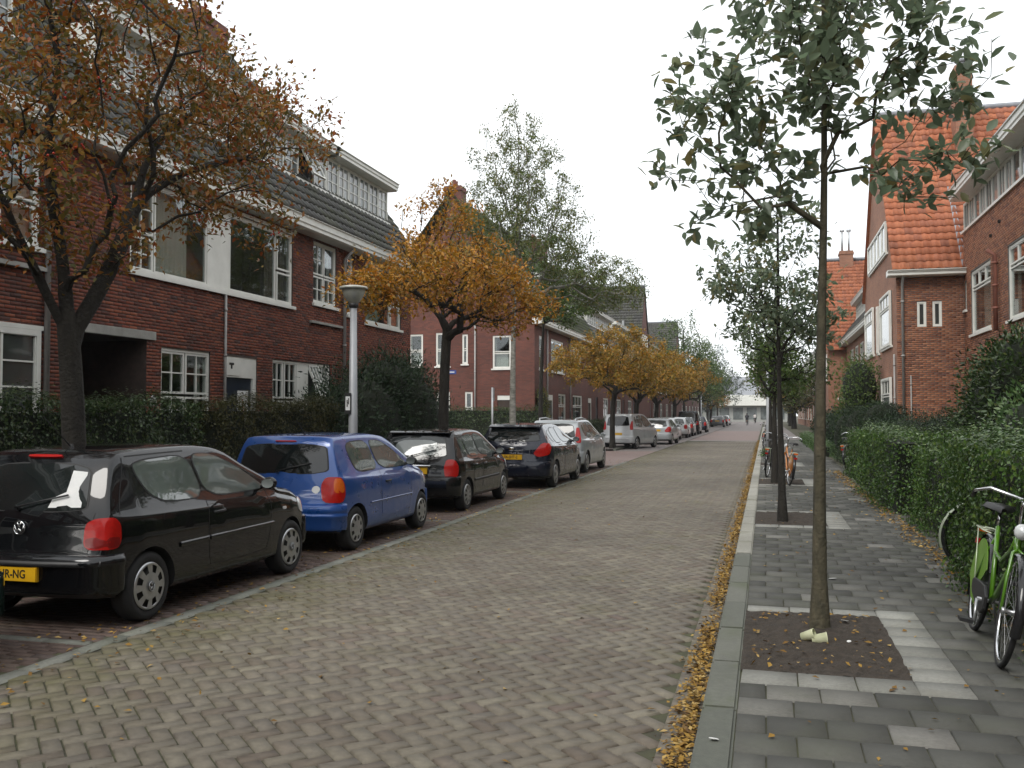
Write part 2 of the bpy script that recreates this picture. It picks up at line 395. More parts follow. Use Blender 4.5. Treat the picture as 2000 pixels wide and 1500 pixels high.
_QF = np.array([[4, 5, 6, 7], [0, 1, 5, 4], [1, 2, 6, 5], [2, 3, 7, 6], [3, 0, 4, 7]])
def block_template(l, wd, d=.014, bev=.005):
    a, b = l / 2, wd / 2
    return np.array([(-a, -b, -d), (a, -b, -d), (a, b, -d), (-a, b, -d), (-a+bev, -b+bev, 0), (a-bev, -b+bev, 0), (a-bev, b-bev, 0), (-a+bev, b-bev, 0)])

def blocks(parent, single, joined, recs, z, m, nobj, tilt=.006, zj=.002, d=.014, bev=.005, score=None):
    """recs: list (x, y, angle, length, width). The nobj that show largest are objects of their own"""
    recs = [r for r in recs]
    def key(r):
        q = depth_px((r[0], r[1], z))
        if q is None or not (-20 < q[1] < 2020 and -20 < q[2] < 1520): return 1e9
        if score is not None and not score(r): return 1e8 + q[0]
        return q[0]
    ks = np.array([key(r) for r in recs]); order = np.argsort(ks)
    sel = [i for i in order[:nobj] if ks[i] < 1e8]; rest = [i for i in range(len(recs)) if i not in set(sel)]
    cache = {}
    for i in sel:
        x, y, a, l, wd = recs[i]; k = (round(l, 3), round(wd, 3))
        if k not in cache:
            cache[k] = mesh_np(single, block_template(l, wd, d, bev), _QF, G[m], rnd=np.zeros(5))
        o = obj_me(single, cache[k], parent, (x, y, z + RNG.uniform(-zj, zj)))
        o.rotation_euler = (RNG.uniform(-tilt, tilt), RNG.uniform(-tilt, tilt), a + RNG.normal(0, .008))
    if rest:
        n = len(rest); V = np.zeros((n, 8, 3)); cc = {}
        A = np.array([recs[i] for i in rest])
        T = np.zeros((n, 8, 3)); T[:, :, 0] = np.array([-1, 1, 1, -1, -1, 1, 1, -1]) * A[:, 3:4] / 2; T[:, :, 1] = np.array([-1, -1, 1, 1, -1, -1, 1, 1]) * A[:, 4:5] / 2
        T[:, :4, 2] = -d; s = np.sign(T[:, 4:, :2]); T[:, 4:, :2] -= s * bev
        ang = A[:, 2] + RNG.normal(0, .008, n); c, sn = np.cos(ang)[:, None], np.sin(ang)[:, None]
        tx, ty = RNG.uniform(-tilt, tilt, (2, n, 1))
        V[:, :, 0] = T[:, :, 0] * c - T[:, :, 1] * sn + A[:, 0:1]; V[:, :, 1] = T[:, :, 0] * sn + T[:, :, 1] * c + A[:, 1:2]
        V[:, :, 2] = T[:, :, 2] + z + RNG.uniform(-zj, zj, (n, 1)) + tx * T[:, :, 0] + ty * T[:, :, 1]
        Fc = (_QF[None] + 8 * np.arange(n)[:, None, None]).reshape(-1, 4)
        me = mesh_np(joined, V.reshape(-1, 3), Fc, G[m], rnd=np.repeat(RNG.random(n), 5))
        tag(obj_me(joined, me, parent), kind='stuff')

sheet('ground', -400, 400, -200, 700, -.08, 'ground')
# ---- road: brick herringbone laid at 45 degrees
mat('road_far', (.125, .105, .098), (.165, .148, .138), 2.5, .75, bmp=.4, bscale=25, bdist=.01, stretch=(1, .25, 1))
mat('road_crossing', (.15, .105, .092), (.19, .14, .125), 2.5, .75, bmp=.4, bscale=25, bdist=.01)
road = sheet('road', -4.80, -.30, -4, 62, -.013, 'joint')
Wd = .1035; c45 = math.sqrt(.5); recs = []
for i in range(-60, 620):
    for j in range(-420, 120):
        k = (i - j) % 4
        if k == 0: cx, cy, an = (i + 1), (j + .5), 0
        elif k == 3: cx, cy, an = (i + .5), (j + 1), math.pi / 2
        else: continue
        cx *= Wd; cy *= Wd
        x = (cx + cy) * c45 * 1.0; y = (cx - cy) * c45
        # rotate lattice by 45 degrees
        if -4.67 < x < -.57 and 2.3 < y < 60: recs.append((x, y, -math.pi / 4 + an, 2 * Wd - .009, Wd - .009))
blocks(road, 'brick', 'road_bricks', recs, 0, 'road_brick', 300)
sheet('paving_far', -4.70, -.50, 59.9, 330, -.002, 'road_far', road)
sheet('paving_crossing', -4.70, -.50, 62, 95, .002, 'road_crossing', road)
sheet('paving_near', -4.70, -.50, -90, 2.35, -.004, 'road_far', road)
# gutter row of bricks under the leaves
gut = sheet('gutter', -.56, -.345, -4, 120, -.012, 'joint')
recs = [(-.45, 2.2 + .1055 * k, 0, .20, .097) for k in range(0, 380)]
blocks(gut, 'brick', 'gutter_bricks', recs, .001, 'road_brick', 40)
# flush concrete strip between road and parking bays
strip = sheet('edge_strip', -4.82, -4.68, -4, 60, -.01, 'joint')
recs = [(-4.75, 2.5 + k * .505, math.pi / 2, .50, .135) for k in range(0, 62)]
blocks(strip, 'kerb_block', 'kerb_blocks', recs, .006, 'kerb_mid', 45, tilt=.003)
# ---- parking bays
bay = sheet('parking_bays', -6.68, -4.80, -4, 31, -.013, 'joint')
recs = []
for r in range(0, 330):
    for c in range(-1, 10):
        y = 2.0 + r * .0865; x = -4.905 - c * .2075 - (r % 2) * .10
        if -6.63 < x < -4.88: recs.append((x, y, 0, .199, .079))
blocks(bay, 'brick', 'bay_bricks', recs, -.002, 'bay_brick', 140, score=lambda r: r[1] < 6.3 or r[0] > -5.2)
for yy in (6.02, 14.3, 20.0): blocks(bay, 'kerb_block', 'bay_lines', [(-4.85 - .19 - k * .385, yy, 0, .38, .10) for k in range(5)], .004, 'kerb_mid', 5, tilt=.002)
sheet('side_street', -60, -4.80, 31, 43.2, -.006, 'road_crossing')
sheet('parking_lane', -6.68, -4.80, 43.2, 330, -.005, 'road_far')
# ---- left pavement
def kerb_row(name, x0, wd, h, y0, y1, m, pitch=1.0, switch=None, nobj=60):
    o = sheet(name, x0, x0 + wd, y0, y1, .0, 'joint')
    me = {}
    for k in range(int((y1 - y0) / pitch)):
        y = y0 + k * pitch; mm = m if switch is None or y < switch[0] else switch[1]
        if mm not in me:
            b = MB(); b.box((0, 0, -.05), (wd, pitch - .008, h))
            q = b.build('kerb_stone', G[mm], o); bm = bmesh.new(); bm.from_mesh(q.data)
            bmesh.ops.bevel(bm, geom=bm.edges[:], offset=.014, segments=2, affect='EDGES'); bm.to_mesh(q.data); bm.free()
            me[mm] = q.data
        else: q = obj_me('kerb_stone', me[mm], o)
        q.location = (x0, y, RNG.uniform(-.003, .003)); q.rotation_euler = (RNG.uniform(-.003, .003), RNG.uniform(-.006, .006), RNG.uniform(-.002, .002))
    return o
kerb_row('kerb_left', -6.80, .14, .09, -4, 30, 'kerb_stone')
kerb_row('kerb_left_far', -6.80, .14, .09, 43.5, 120, 'kerb_stone', 4.0)
pl = sheet('pavement_left', -8.75, -6.80, -4, 30, .066, 'joint')
recs = []
for r in range(0, 110):
    for c in range(8):
        x = -6.96 - c * .303 - (r % 2) * .15
        if x > -8.72: recs.append((x, -3 + r * .303, 0, .297, .297))
blocks(pl, 'slab', 'pavement_slabs', recs, .08, 'slab_grey', 0)
sheet('pavement_left_far', -8.75, -6.80, 43.5, 330, .06, 'road_far')
# ---- right pavement with tree pits
KERBH = .08
kerb_row('kerb_right', -.352, .185, KERBH + .004, -3.6, 120, 'kerb_stone', 1.0, (11.4, 'kerb_light'))
pr_ = sheet('pavement', -.168, 2.15, -4, 62, KERBH - .014, 'joint')
SP = .303; Y0 = 5.93; PITS = [0, 27, 54, 81, 108, 135]
def rowY(k): return Y0 + SP * (k + .5)
pitrow = {}
for pk in PITS:
    for d in range(0, 8): pitrow[pk + d] = d
recs = []; lrecs = []
for k in range(-22, 185):
    y = rowY(k); d = pitrow.get(k); xs = -.163
    if d is not None:
        if d in (0, 7):
            for q in range(3): lrecs.append((-.163 + .17 + q * .339, y, 0, .332, .297 if d == 0 else .20))
        lrecs.append((1.006, y, 0, .30, .297))
        xs = 1.16
    x = xs
    first = .15 if (k % 2 and d is None) else (.297 if d is None else (.15 if k % 2 else .297))
    while x < 2.05:
        l = first if x == xs else .297
        recs.append((x + l / 2, y, 0, l, .297)); x += l + .006
blocks(pr_, 'slab', 'pavement_slabs', recs, KERBH, 'slab_grey', 290, tilt=.007, zj=.0025, bev=.004)
blocks(pr_, 'border_slab', 'border_slabs', lrecs, KERBH + .003, 'slab_light', 34, tilt=.006, zj=.002, bev=.004)
sheet('pavement_far', -.168, 2.15, 62, 330, KERBH - .01, 'road_far')
# soil in the pits, mounded
for pk in PITS:
    y0 = Y0 + SP * (pk + 1) - .01; y1 = Y0 + SP * (pk + 7) + .05; n = 34
    gx, gy = np.meshgrid(np.linspace(-.168, .86, n), np.linspace(y0, y1, n))
    gz = KERBH - .009 + .05 * np.exp(-(((gx - .36) / .35) ** 2 + ((gy - (y0 + y1) / 2 - .2) / .5) ** 2)) + RNG.uniform(-.004, .016, gx.shape)
    V = np.stack([gx, gy, gz], -1).reshape(-1, 3); q = np.arange(n * n).reshape(n, n)
    Fc = np.stack([q[:-1, :-1], q[:-1, 1:], q[1:, 1:], q[1:, :-1]], -1).reshape(-1, 4)
    tag(obj_me('soil', mesh_np('soil', V, Fc, G['soil'], smooth=True)), kind='structure')
sheet('garden_right', 2.13, 30, -90, 330, .05, 'ground')
sheet('lawn', 2.4, 4.0, 36, 64, .07, 'lawn')
sheet('garden_left', -30, -8.74, -90, 30, .03, 'ground')
sheet('garden_left_far', -30, -8.74, 43.5, 330, .03, 'ground')
sheet('pavement_behind', -.352, 2.15, -90, -4, KERBH - .01, 'road_far')
sheet('bays_behind', -8.74, -4.70, -90, -4, -.01, 'road_far')
# ================================================================== BUILDINGS
def rect_cells(ulen, z0, z1, ops):
    us = sorted({0, ulen, *[min(max(a, 0), ulen) for o in ops for a in o[:2]]}); zs = sorted({z0, z1, *[min(max(a, z0), z1) for o in ops for a in o[2:4]]})
    for a, b in zip(us, us[1:]):
        for c, d in zip(zs, zs[1:]):
            m = ((a + b) / 2, (c + d) / 2)
            if not any(o[0] < m[0] < o[1] and o[2] < m[1] < o[3] for o in ops): yield a, b, c, d

def brick_wall(parent, O, u, n, ulen, z0, z1, ops, m, mortar, nobj=0, far=False, reveal=.16):
    O = Vector(O); u = Vector(u); n = Vector(n); zv = Vector((0, 0, 1)); b = MB()
    for a, e, c, d in rect_cells(ulen, z0, z1, ops):
        b.add([O + u*a + zv*c, O + u*e + zv*c, O + u*e + zv*d, O + u*a + zv*d], [(0, 1, 2, 3)])
    for (a, e, c, d, *r) in ops:
        k = n * -(r[0] if r else reveal)
        P = [O + u*a + zv*c, O + u*e + zv*c, O + u*e + zv*d, O + u*a + zv*d]
        for i in range(4): b.add([P[i], P[(i+1) % 4], P[(i+1) % 4] + k, P[i] + k], [(0, 1, 2, 3)])
    # thickness: a back sheet so the wall is solid
    bk = n * -3.1
    b.add([O + bk + zv*z0, O + u*ulen + bk + zv*z0, O + u*ulen + bk + zv*z1, O + bk + zv*z1], [(0, 1, 2, 3)])
    wall = b.build('wall', G[m] if far else G[mortar], parent)
    if far: return wall
    H_, L_ = .0625, .2175; recs = []
    nc = int((z1 - z0) / H_)
    for r in range(nc):
        za = z0 + r * H_; zc = za + H_ / 2
        cuts = [(a, e) for (a, e, c, d, *_) in ops if c - .02 < zc < d + .02]
        off = (r % 2) * L_ / 2
        for k in range(-1, int(ulen / L_) + 2):
            segs = [(max(k * L_ + off, 0), min(k * L_ + off + L_ - .011, ulen))]
            for (a, e) in cuts:
                ns = []
                for s0, s1 in segs:
                    if e <= s0 or a >= s1: ns.append((s0, s1)); continue
                    if a - s0 > .02: ns.append((s0, a))
                    if s1 - e > .02: ns.append((e, s1))
                segs = ns
            for s0, s1 in segs:
                if s1 - s0 > .015: recs.append((s0, s1, za + .0055, za + H_ - .0055))
    A = np.array(recs); cen = (A[:, 0] + A[:, 1]) / 2; cz = (A[:, 2] + A[:, 3]) / 2
    sel = set()
    if nobj:
        ks = []
        for i in range(len(A)):
            q = depth_px(O + u * cen[i] + zv * cz[i])
            ok = q and 0 < q[1] < 2000 and 0 < q[2] < 1500 and abs(A[i, 1] - A[i, 0] - L_ + .011) < 1e-4 and cz[i] > 2.0
            ks.append(q[0] if ok else 1e9)
        od = np.argsort(ks)[:nobj]; sel = {i for i in od if ks[i] < 1e8}
        t = np.array([(-.103, 0), (.103, 0)]); l2 = (L_ - .011) / 2; h2 = (H_ - .011) / 2; e = .004
        tv = [u*(sx*(l2-(e if f else 0))) + zv*(sz*(h2-(e if f else 0))) + n*(.007 if f else -.004) for f in (0, 1) for sx, sz in ((-1,-1),(1,-1),(1,1),(-1,1))]
        me = mesh_np('brick', np.array([tuple(v) for v in tv]), _QF, G[m], rnd=np.zeros(5))
        for i in sel:
            obj_me('brick', me, wall, O + u * cen[i] + zv * cz[i] + n * RNG.uniform(-.0015, .002))
    rest = np.array([i for i in range(len(A)) if i not in sel]); B = A[rest]; k = len(B)
    pr = RNG.uniform(.004, .0085, k); e = .004
    uu = np.stack([B[:,0], B[:,1], B[:,1], B[:,0], B[:,0]+e, B[:,1]-e, B[:,1]-e, B[:,0]+e], 1)
    zz = np.stack([B[:,2], B[:,2], B[:,3], B[:,3], B[:,2]+e, B[:,2]+e, B[:,3]-e, B[:,3]-e], 1)
    nn = np.concatenate([np.full((k, 4), -.004), np.repeat(pr[:, None], 4, 1)], 1)
    V = np.array(O)[None, None] + uu[..., None]*np.array(u) + zz[..., None]*np.array(zv) + nn[..., None]*np.array(n)
    Fc = (_QF[None] + 8 * np.arange(k)[:, None, None]).reshape(-1, 4)
    tag(obj_me('bricks', mesh_np('bricks', V.reshape(-1, 3), Fc, G[m], rnd=np.repeat(RNG.random(k), 5)), wall), kind='stuff')
    return wall

def window(parent, O, u, n, a, e, c, d, lights, sill=True, fr=.06, rec=.05, glass='glass_dark', panels=(), head=False, mt=.026, name='window', detail=True, room=None):
    if room is None: room = detail and rec > .045
    """lights: (f0,f1,g0,g1,cols,rows[,glass[,open]]) fractions of the opening; panels: solid white fields"""
    O = Vector(O); u = Vector(u); n = Vector(n); zv = Vector((0, 0, 1)); b = MB()
    Wn, Hn = e - a, d - c; o0 = O + u * a + zv * c
    def fb(mb, u0, u1, z0, z1, n0, n1): mb.obox(o0, u, zv, n, (u0, z0, n0), (u1, z1, n1))
    fb(b, 0, Wn, 0, fr, -rec-.09, -rec+.02); fb(b, 0, Wn, Hn-fr, Hn, -rec-.09, -rec+.02)
    fb(b, 0, fr, fr, Hn-fr, -rec-.09, -rec+.02); fb(b, Wn-fr, Wn, fr, Hn-fr, -rec-.09, -rec+.02)
    for p in panels:
        fb(b, p[0]*Wn, p[1]*Wn, p[2]*Hn+.001, p[3]*Hn-.001, -rec-.08, -rec+.012)
    panes = []; opens = []
    for lt in lights:
        f0, f1, g0, g1, nc, nr = lt[:6]; gm = lt[6] if len(lt) > 6 and lt[6] else glass; op = lt[7] if len(lt) > 7 else 0
        u0, u1, z0, z1 = f0*Wn, f1*Wn, g0*Hn, g1*Hn; s = .045 if detail else .05
        ms = MB() if op else b
        fb(ms, u0+.003, u1-.003, z0+.003, z0+s, -rec-.05, -rec+.006); fb(ms, u0+.003, u1-.003, z1-s, z1-.003, -rec-.05, -rec+.006)
        fb(ms, u0+.003, u0+s, z0+s, z1-s, -rec-.05, -rec+.006); fb(ms, u1-s, u1-.003, z0+s, z1-s, -rec-.05, -rec+.006)
        iu0, iu1, iz0, iz1 = u0+s, u1-s, z0+s, z1-s
        for k in range(1, nc):
            q = iu0 + (iu1-iu0)*k/nc; fb(ms, q-mt/2, q+mt/2, iz0, iz1, -rec-.045, -rec)
        for k in range(1, nr):
            q = iz0 + (iz1-iz0)*k/nr; fb(ms, iu0, iu1, q-mt/2, q+mt/2, -rec-.0445, -rec-.001)
        cells = [(iu0+(iu1-iu0)*i/nc, iu0+(iu1-iu0)*(i+1)/nc, iz0+(iz1-iz0)*j/nr, iz0+(iz1-iz0)*(j+1)/nr) for i in range(nc) for j in range(nr)] if detail else [(iu0, iu1, iz0, iz1)]
        panes.append((cells, gm, op, ms, (u0, u1, z0, z1)))
    u_, n_, zv_ = u, n, zv
    if head: fb(b, -.05, Wn+.05, Hn+.002, Hn+.07, -.05, .05)
    win = b.build(name, G['white_paint'], parent)
    for cells, gm, op, ms, ex in panes:
        par = win; M = None
        if op:   # casement tilted out about its top edge
            hz = ex[3]; piv = o0 + zv*hz - n*rec; ax = u
            M = Matrix.Translation(piv) @ Matrix.Rotation(op, 4, ax) @ Matrix.Translation(-piv)
            ms.v = [tuple(M @ Vector(v)) for v in ms.v]
            so_ = ms.build('casement', G['white_paint'], win)
            bk = MB(); bk.obox(o0, u, zv, n, (ex[0], ex[2], -rec-.085), (ex[1], ex[3], -rec-.075)); bk.build('opening', G['unlit_interior'], win)  # near-black board painted for the unlit room behind the open casement
        for (p0, p1, q0, q1) in cells:
            pb = MB(); pb.obox(o0, u, zv, n, (p0-.004, q0-.004, -rec-.03), (p1+.004, q1+.004, -rec-.022))
            if M: pb.v = [tuple(M @ Vector(v)) for v in pb.v]
            pb.build('pane', G['pane_clear' if room else gm], win)
    if room:
        rb = MB(); d0, d1 = -rec - .10, -rec - 1.5; q = lambda uu, zz, nn: o0 + u * uu + zv * zz + n * nn
        P = [q(-.3, -.5, d0), q(Wn + .3, -.5, d0), q(Wn + .3, Hn + .1, d0), q(-.3, Hn + .1, d0)]; B = [q(-.3, -.5, d1), q(Wn + .3, -.5, d1), q(Wn + .3, Hn + .1, d1), q(-.3, Hn + .1, d1)]
        for i in range(4): rb.add([P[i], P[(i+1) % 4], B[(i+1) % 4], B[i]], [(0, 1, 2, 3)])
        rb.add(B, [(0, 1, 2, 3)]); rb.build('room', G['room'], win)
        def drape(ua, ub, za, zb, m_, amp=.03):
            k = max(6, int(abs(ub - ua) / .03)); mb = MB(); vs = []
            for i in range(k + 1):
                uu = ua + (ub - ua) * i / k; dd = d0 - .06 - amp * math.sin(i * 1.25) * (.6 + .4 * math.sin(i * .37))
                vs += [q(uu, za, dd), q(uu, zb, dd)]
            mb.add(vs, [(2*i, 2*i+2, 2*i+3, 2*i+1) for i in range(k)], 0, True); mb.build('curtain', G[m_], win)
        cw = Wn * RNG.uniform(.12, .2); cm = 'curtain' if RNG.random() < .75 else 'curtain_dark'
        drape(.02, cw, 0, Hn, cm); drape(Wn - cw, Wn - .02, 0, Hn, cm)
        if any(len(l) > 6 and l[6] == 'glass_mid' for l in lights):
            l = [l for l in lights if len(l) > 6 and l[6] == 'glass_mid'][0]; drape(l[0] * Wn + .05, l[0] * Wn + (l[1] - l[0]) * Wn * .72, .03, Hn * .97, 'curtain', .015)
        if any(len(l) > 6 and l[6] == 'glass_pale' for l in lights): drape(.05, Wn - .05, .03, Hn * .5, 'curtain', .012)
    if sill:
        sb = MB(); sb.obox(o0, u, zv, n, (-.06, -.075, -.14), (Wn+.06, -.002, .07)); sb.build('sill', G['white_paint'], win)
    return win

def tile_template(wd, lg):
    p = np.linspace(0, 1, 7); prof = np.array([.0, .022, .030, .016, -.004, -.010, .0])
    us = (p - .5) * wd * 1.06
    a = np.stack([us, np.full(7, -lg*.56), prof + .045], 1); b = np.stack([us, np.full(7, lg*.5), prof + .012], 1); c = np.stack([us, np.full(7, -lg*.56), prof + .012], 1)
    V = np.vstack([a, b, c]); Fq = [(i, i+1, 7+i+1, 7+i) for i in range(6)] + [(14+i, 14+i+1, i+1, i) for i in range(6)]
    return V, np.array(Fq)

def tiled_slope(parent, O, u, v, W_, L_, inside, m, nobj=0, wd=.25, lg=.32, score=None):
    O = np.array(O, float); u = np.array(u, float); v = np.array(v, float); v /= np.linalg.norm(v); n = np.cross(u, v)
    if n[2] < 0: n = -n
    wd = W_ / max(1, round(W_ / wd)); T, Fq = tile_template(wd, lg); recs = []
    for j in range(int(L_ / lg)):
        for i in range(int(round(W_ / wd))):
            uc, vc = (i + .5) * wd, (j + .5) * lg
            if inside(uc, vc): recs.append((uc, vc))
    A = np.array(recs); P = O + A[:, :1] * u + A[:, 1:] * v; sel = set()
    Tm = T[:, 0:1] * u + T[:, 1:2] * v + T[:, 2:3] * n
    if nobj:
        ks = []
        for p in P:
            q = depth_px(p); ks.append(q[0] if q and 0 < q[1] < 2000 and 0 < q[2] < 1500 and (score is None or score(p)) else 1e9)
        od = np.argsort(ks)[:nobj]; sel = {int(i) for i in od if ks[i] < 1e8}
        me = mesh_np('roof_tile', Tm, Fq, G[m], rnd=np.zeros(len(Fq)), smooth=True)
        for i in sel: obj_me('roof_tile', me, parent, P[i] + n * RNG.uniform(-.003, .003))
    rest = np.array([i for i in range(len(P)) if i not in sel], int)
    if len(rest):
        k = len(rest); V = P[rest][:, None] + Tm[None] + (n * RNG.uniform(-.003, .003, (k, 1)))[:, None]
        Fc = (Fq[None] + len(T) * np.arange(k)[:, None, None]).reshape(-1, 4)
        tag(obj_me('roof_tiles', mesh_np('roof_tiles', V.reshape(-1, 3), Fc, G[m], rnd=np.repeat(RNG.random(k), len(Fq)), smooth=True), parent), kind='stuff')

def poly(name, pts, m, parent):
    b = MB(); b.add(pts, [tuple(range(len(pts)))]); return b.build(name, G[m], parent)

def pipe(parent, pts, r=.045, m='pipe_grey', name='downpipe'):
    b = MB(); b.tube(pts, r, 8)
    for p0, p1 in zip(pts, pts[1:]):
        p0 = Vector(p0); p1 = Vector(p1)
        if abs((p1 - p0).normalized().z) > .9:
            k = p0.z
            for f in (.1, .4, .7):
                c = p0.lerp(p1, f); b.tube([c - Vector((0, 0, .03)), c + Vector((0, 0, .03))], r * 1.3, 8)
    return b.build(name, G[m], parent)

def chimney(parent, c, w_, d_, z0, z1, m, pots=2, name='chimney'):
    b = MB(); x, y = c
    b.box((x-w_/2, y-d_/2, z0), (x+w_/2, y+d_/2, z1-.25)); b.box((x-w_/2-.05, y-d_/2-.05, z1-.25), (x+w_/2+.05, y+d_/2+.05, z1-.12)); b.box((x-w_/2-.01, y-d_/2-.01, z1-.12), (x+w_/2+.01, y+d_/2+.01, z1))
    ch = b.build(name, G[m], parent)
    for k in range(pots):
        pb = MB(); yy = y + (k - (pots-1)/2) * .35
        pb.lathe([(.09, z1), (.11, z1+.05), (.085, z1+.3), (.11, z1+.34), (.10, z1+.36), (.06, z1+.36), (.06, z1+.1)], 10, c=(x, yy, 0)); pb.build('chimney_pot', G['clay_pipe'], ch)
    return ch

def gutter(parent, O, u, n, ulen, z0, z1, over, m='white_paint', name='gutter'):
    """boxed wooden gutter with soffit running along u, sticking out by over"""
    b = MB(); prof = [(-.02, z0), (over-.10, z0), (over-.03, z0+.03), (over-.03, z0+.10), (over, z0+.13), (over, z1-.03), (over+.04, z1-.02), (over+.04, z1), (-.02, z1)]
    b.prism(prof, Vector(O), n, (0, 0, 1), u, ulen); return b.build(name, G[m], parent)

UP = Vector((0, 0, 1)); YV = Vector((0, 1, 0)); XV = Vector((1, 0, 0))
TANL = 1.36; EX, EZ = -10.55, 6.42
def left_roof(house, y0, y1, inside=None, nobj=0, m='tile_dark', ridge=-14.95):
    s = Vector((-1, 0, TANL)).normalized(); Lg = (EX - ridge) / abs(s.x)
    rz = EZ + (EX - ridge) * TANL
    pts = [(EX, y0, EZ), (EX, y1, EZ), (ridge, y1, rz), (ridge, y0, rz)] if inside is None else inside[1]
    rf = poly('roof', pts, 'plain_black', house)
    tiled_slope(rf, (EX, y0, EZ), YV, s, y1 - y0, Lg, (lambda a, b: True) if inside is None else inside[0], m, nobj)
    # back slope and ridge
    bk = 2 * ridge - EX
    poly('back_slope', [(ridge, y0, rz - .02), (ridge, y1, rz - .02), (bk, y1, EZ), (bk, y0, EZ)] if inside is None else inside[2], m, rf)
    return rf

def dormer(house, Xf, y0, y1, zb, zt, rows, m='white_paint', opened=None, nrm=1, cornice=.35, pattern=None, nr=3, glassv=('glass_mid', 'glass_pale'), sides=True, detail=True):
    """long flat-roofed dormer with a ribbon of small-paned casements; nrm=+1 faces +X"""
    n = XV * nrm; O = Vector((Xf, y0, 0)); W_ = y1 - y0
    depth = (zt - zb) / TANL + .9
    b = MB(); x0, x1 = (Xf - depth, Xf - .13) if nrm > 0 else (Xf + .13, Xf + depth)
    b.box((x0, y0, zb - .05), (x1, y1, zt)); body = b.build('dormer', G[m], house)
    k = rows; lights = []
    for i in range(k):
        f0, f1 = i / k + .004, (i + 1) / k - .004
        lights.append((f0, f1, .05, .97, 2, nr, glassv[i % len(glassv)] if i % 3 else glassv[0], (opened[1] if opened and opened[0] == i else 0)))
    window(body, O, YV, n, 0, W_, zb, zt, lights, sill=True, fr=.05, rec=.02, detail=detail)
    gutter(body, (Xf - n.x * .02, y0 - .12, 0), YV, n, W_ + .24, zt + .002, zt + .24, cornice)
    r = MB(); r.box((x0 if nrm > 0 else Xf - .3, y0 - .1, zt + .243), (Xf + .3 if nrm > 0 else x1, y1 + .1, zt + .275)); r.build('flat_roof', G['lead'], body)
    return body

def casements(cols, glass=None):
    """two-tier small-paned casements side by side"""
    o = []
    for i in range(cols): o += [(i/cols+.012, (i+1)/cols-.012, .42, .96, 2, 2, glass), (i/cols+.012, (i+1)/cols-.012, .04, .39, 2, 2, glass)]
    return o

WL = -11.0
# ---------------------------------------------------------------- left terrace, three houses
def left_house(name, y0, y1, ops, label, nobj):
    h = empty(name, (WL, (y0 + y1) / 2, 0)); tag(h, label, 'house', 'red brick terraced houses on the left')
    h.location = (0, 0, 0)
    w_ = brick_wall(h, (WL, y0, 0), YV, XV, y1 - y0, .03, 6.2, [(a - y0, e - y0, c, d, *r) for (a, e, c, d, *r) in ops], 'brick_red', 'mortar_red', nobj)
    gutter(h, (WL, y0, 0), YV, XV, y1 - y0, 6.13, 6.43, .45)
    return h
OL = (WL, 0, 0)
# house at the left picture edge
hA0 = left_house('terraced_house', 3.0, 12.53, [(9.9, 12.4, 1.1, 3.0), (9.9, 12.4, 4.3, 6.05), (5, 8, 4.3, 6.05)], 'red brick house with tall white windows at the left picture edge', 100)
window(hA0, OL, YV, XV, 9.9, 12.4, 1.1, 3.0, [(.03, .33, .3, .97, 1, 1), (.36, .64, .3, .97, 1, 1), (.68, .97, .3, .97, 1, 3), (.03, .33, .03, .27, 1, 1), (.36, .64, .03, .27, 1, 1), (.68, .97, .03, .27, 1, 1)], rec=-.03, head=True, fr=.09)
window(hA0, OL, YV, XV, 9.9, 12.4, 4.3, 6.05, [(.03, .33, .4, .97, 1, 1, 'glass_mid'), (.36, .64, .4, .97, 1, 1, 'glass_mid'), (.68, .97, .4, .97, 1, 1, 'glass_mid'), (.03, .33, .03, .37, 1, 1), (.36, .64, .03, .37, 1, 1), (.68, .97, .03, .37, 1, 1)], fr=.08)
window(hA0, OL, YV, XV, 5, 8, 4.3, 6.05, [(.02, .5, .03, .97, 1, 1), (.5, .98, .03, .97, 1, 1)])
b = MB(); b.box((WL, 9.6, 3.93), (WL + .1, 12.45, 4.0)); b.build('ledge', G['concrete'], hA0)
left_roof(hA0, 3.0, 12.53)
dormer(hA0, -11.5, 4.5, 12.3, 7.72, 8.72, 10)
pipe(hA0, [(WL + .3, 12.5, 6.15), (WL + .07, 12.5, 5.9), (WL + .07, 12.5, .05)])
# house with the deep porch
PORCH = (13.15, 15.08, .03, 3.05, 3.0)
hA1 = left_house('terraced_house', 12.53, 23.5, [PORCH, (15.52, 17.15, 1.45, 2.96), (17.66, 19.0, .35, 2.93), (19.7, 22.7, 1.45, 2.97), (14.57, 20.63, 4.28, 6.0), (21.7, 23.03, 4.5, 6.08)],
    'red brick house with deep dark porch and wide upper window behind the nearest left tree', 300)
b = MB(); b.box((WL - 3.0, 13.15, .03), (WL - 2.95, 15.08, 3.05)); b.build('porch_back', G['unlit_interior'], hA1)  # back wall coloured near-black, porch shade put into the colour
b = MB(); b.box((WL - .10, 12.98, 3.06), (WL + .05, 15.3, 3.22)); b.build('lintel', G['concrete'], hA1, bevel=.008)
b = MB(); b.box((WL - 2.95, 13.5, .3), (WL - 2.89, 14.4, 2.4)); b.build('porch_door', G['dark_wood'], hA1)
window(hA1, OL, YV, XV, 15.52, 17.15, 1.45, 2.96, casements(2))
d_ = MB(); d_.box((WL - .14, 17.66, 2.48), (WL - .02, 19.0, 2.93)); d_.box((WL - .14, 18.86, .35), (WL - .02, 19.0, 2.48)); d_.box((WL - .14, 17.66, .35), (WL - .02, 17.74, 2.48)); d_.box((WL - .02, 17.7, 2.52), (WL - .005, 18.3, 2.9))
dr = d_.build('door_frame', G['white_paint'], hA1)
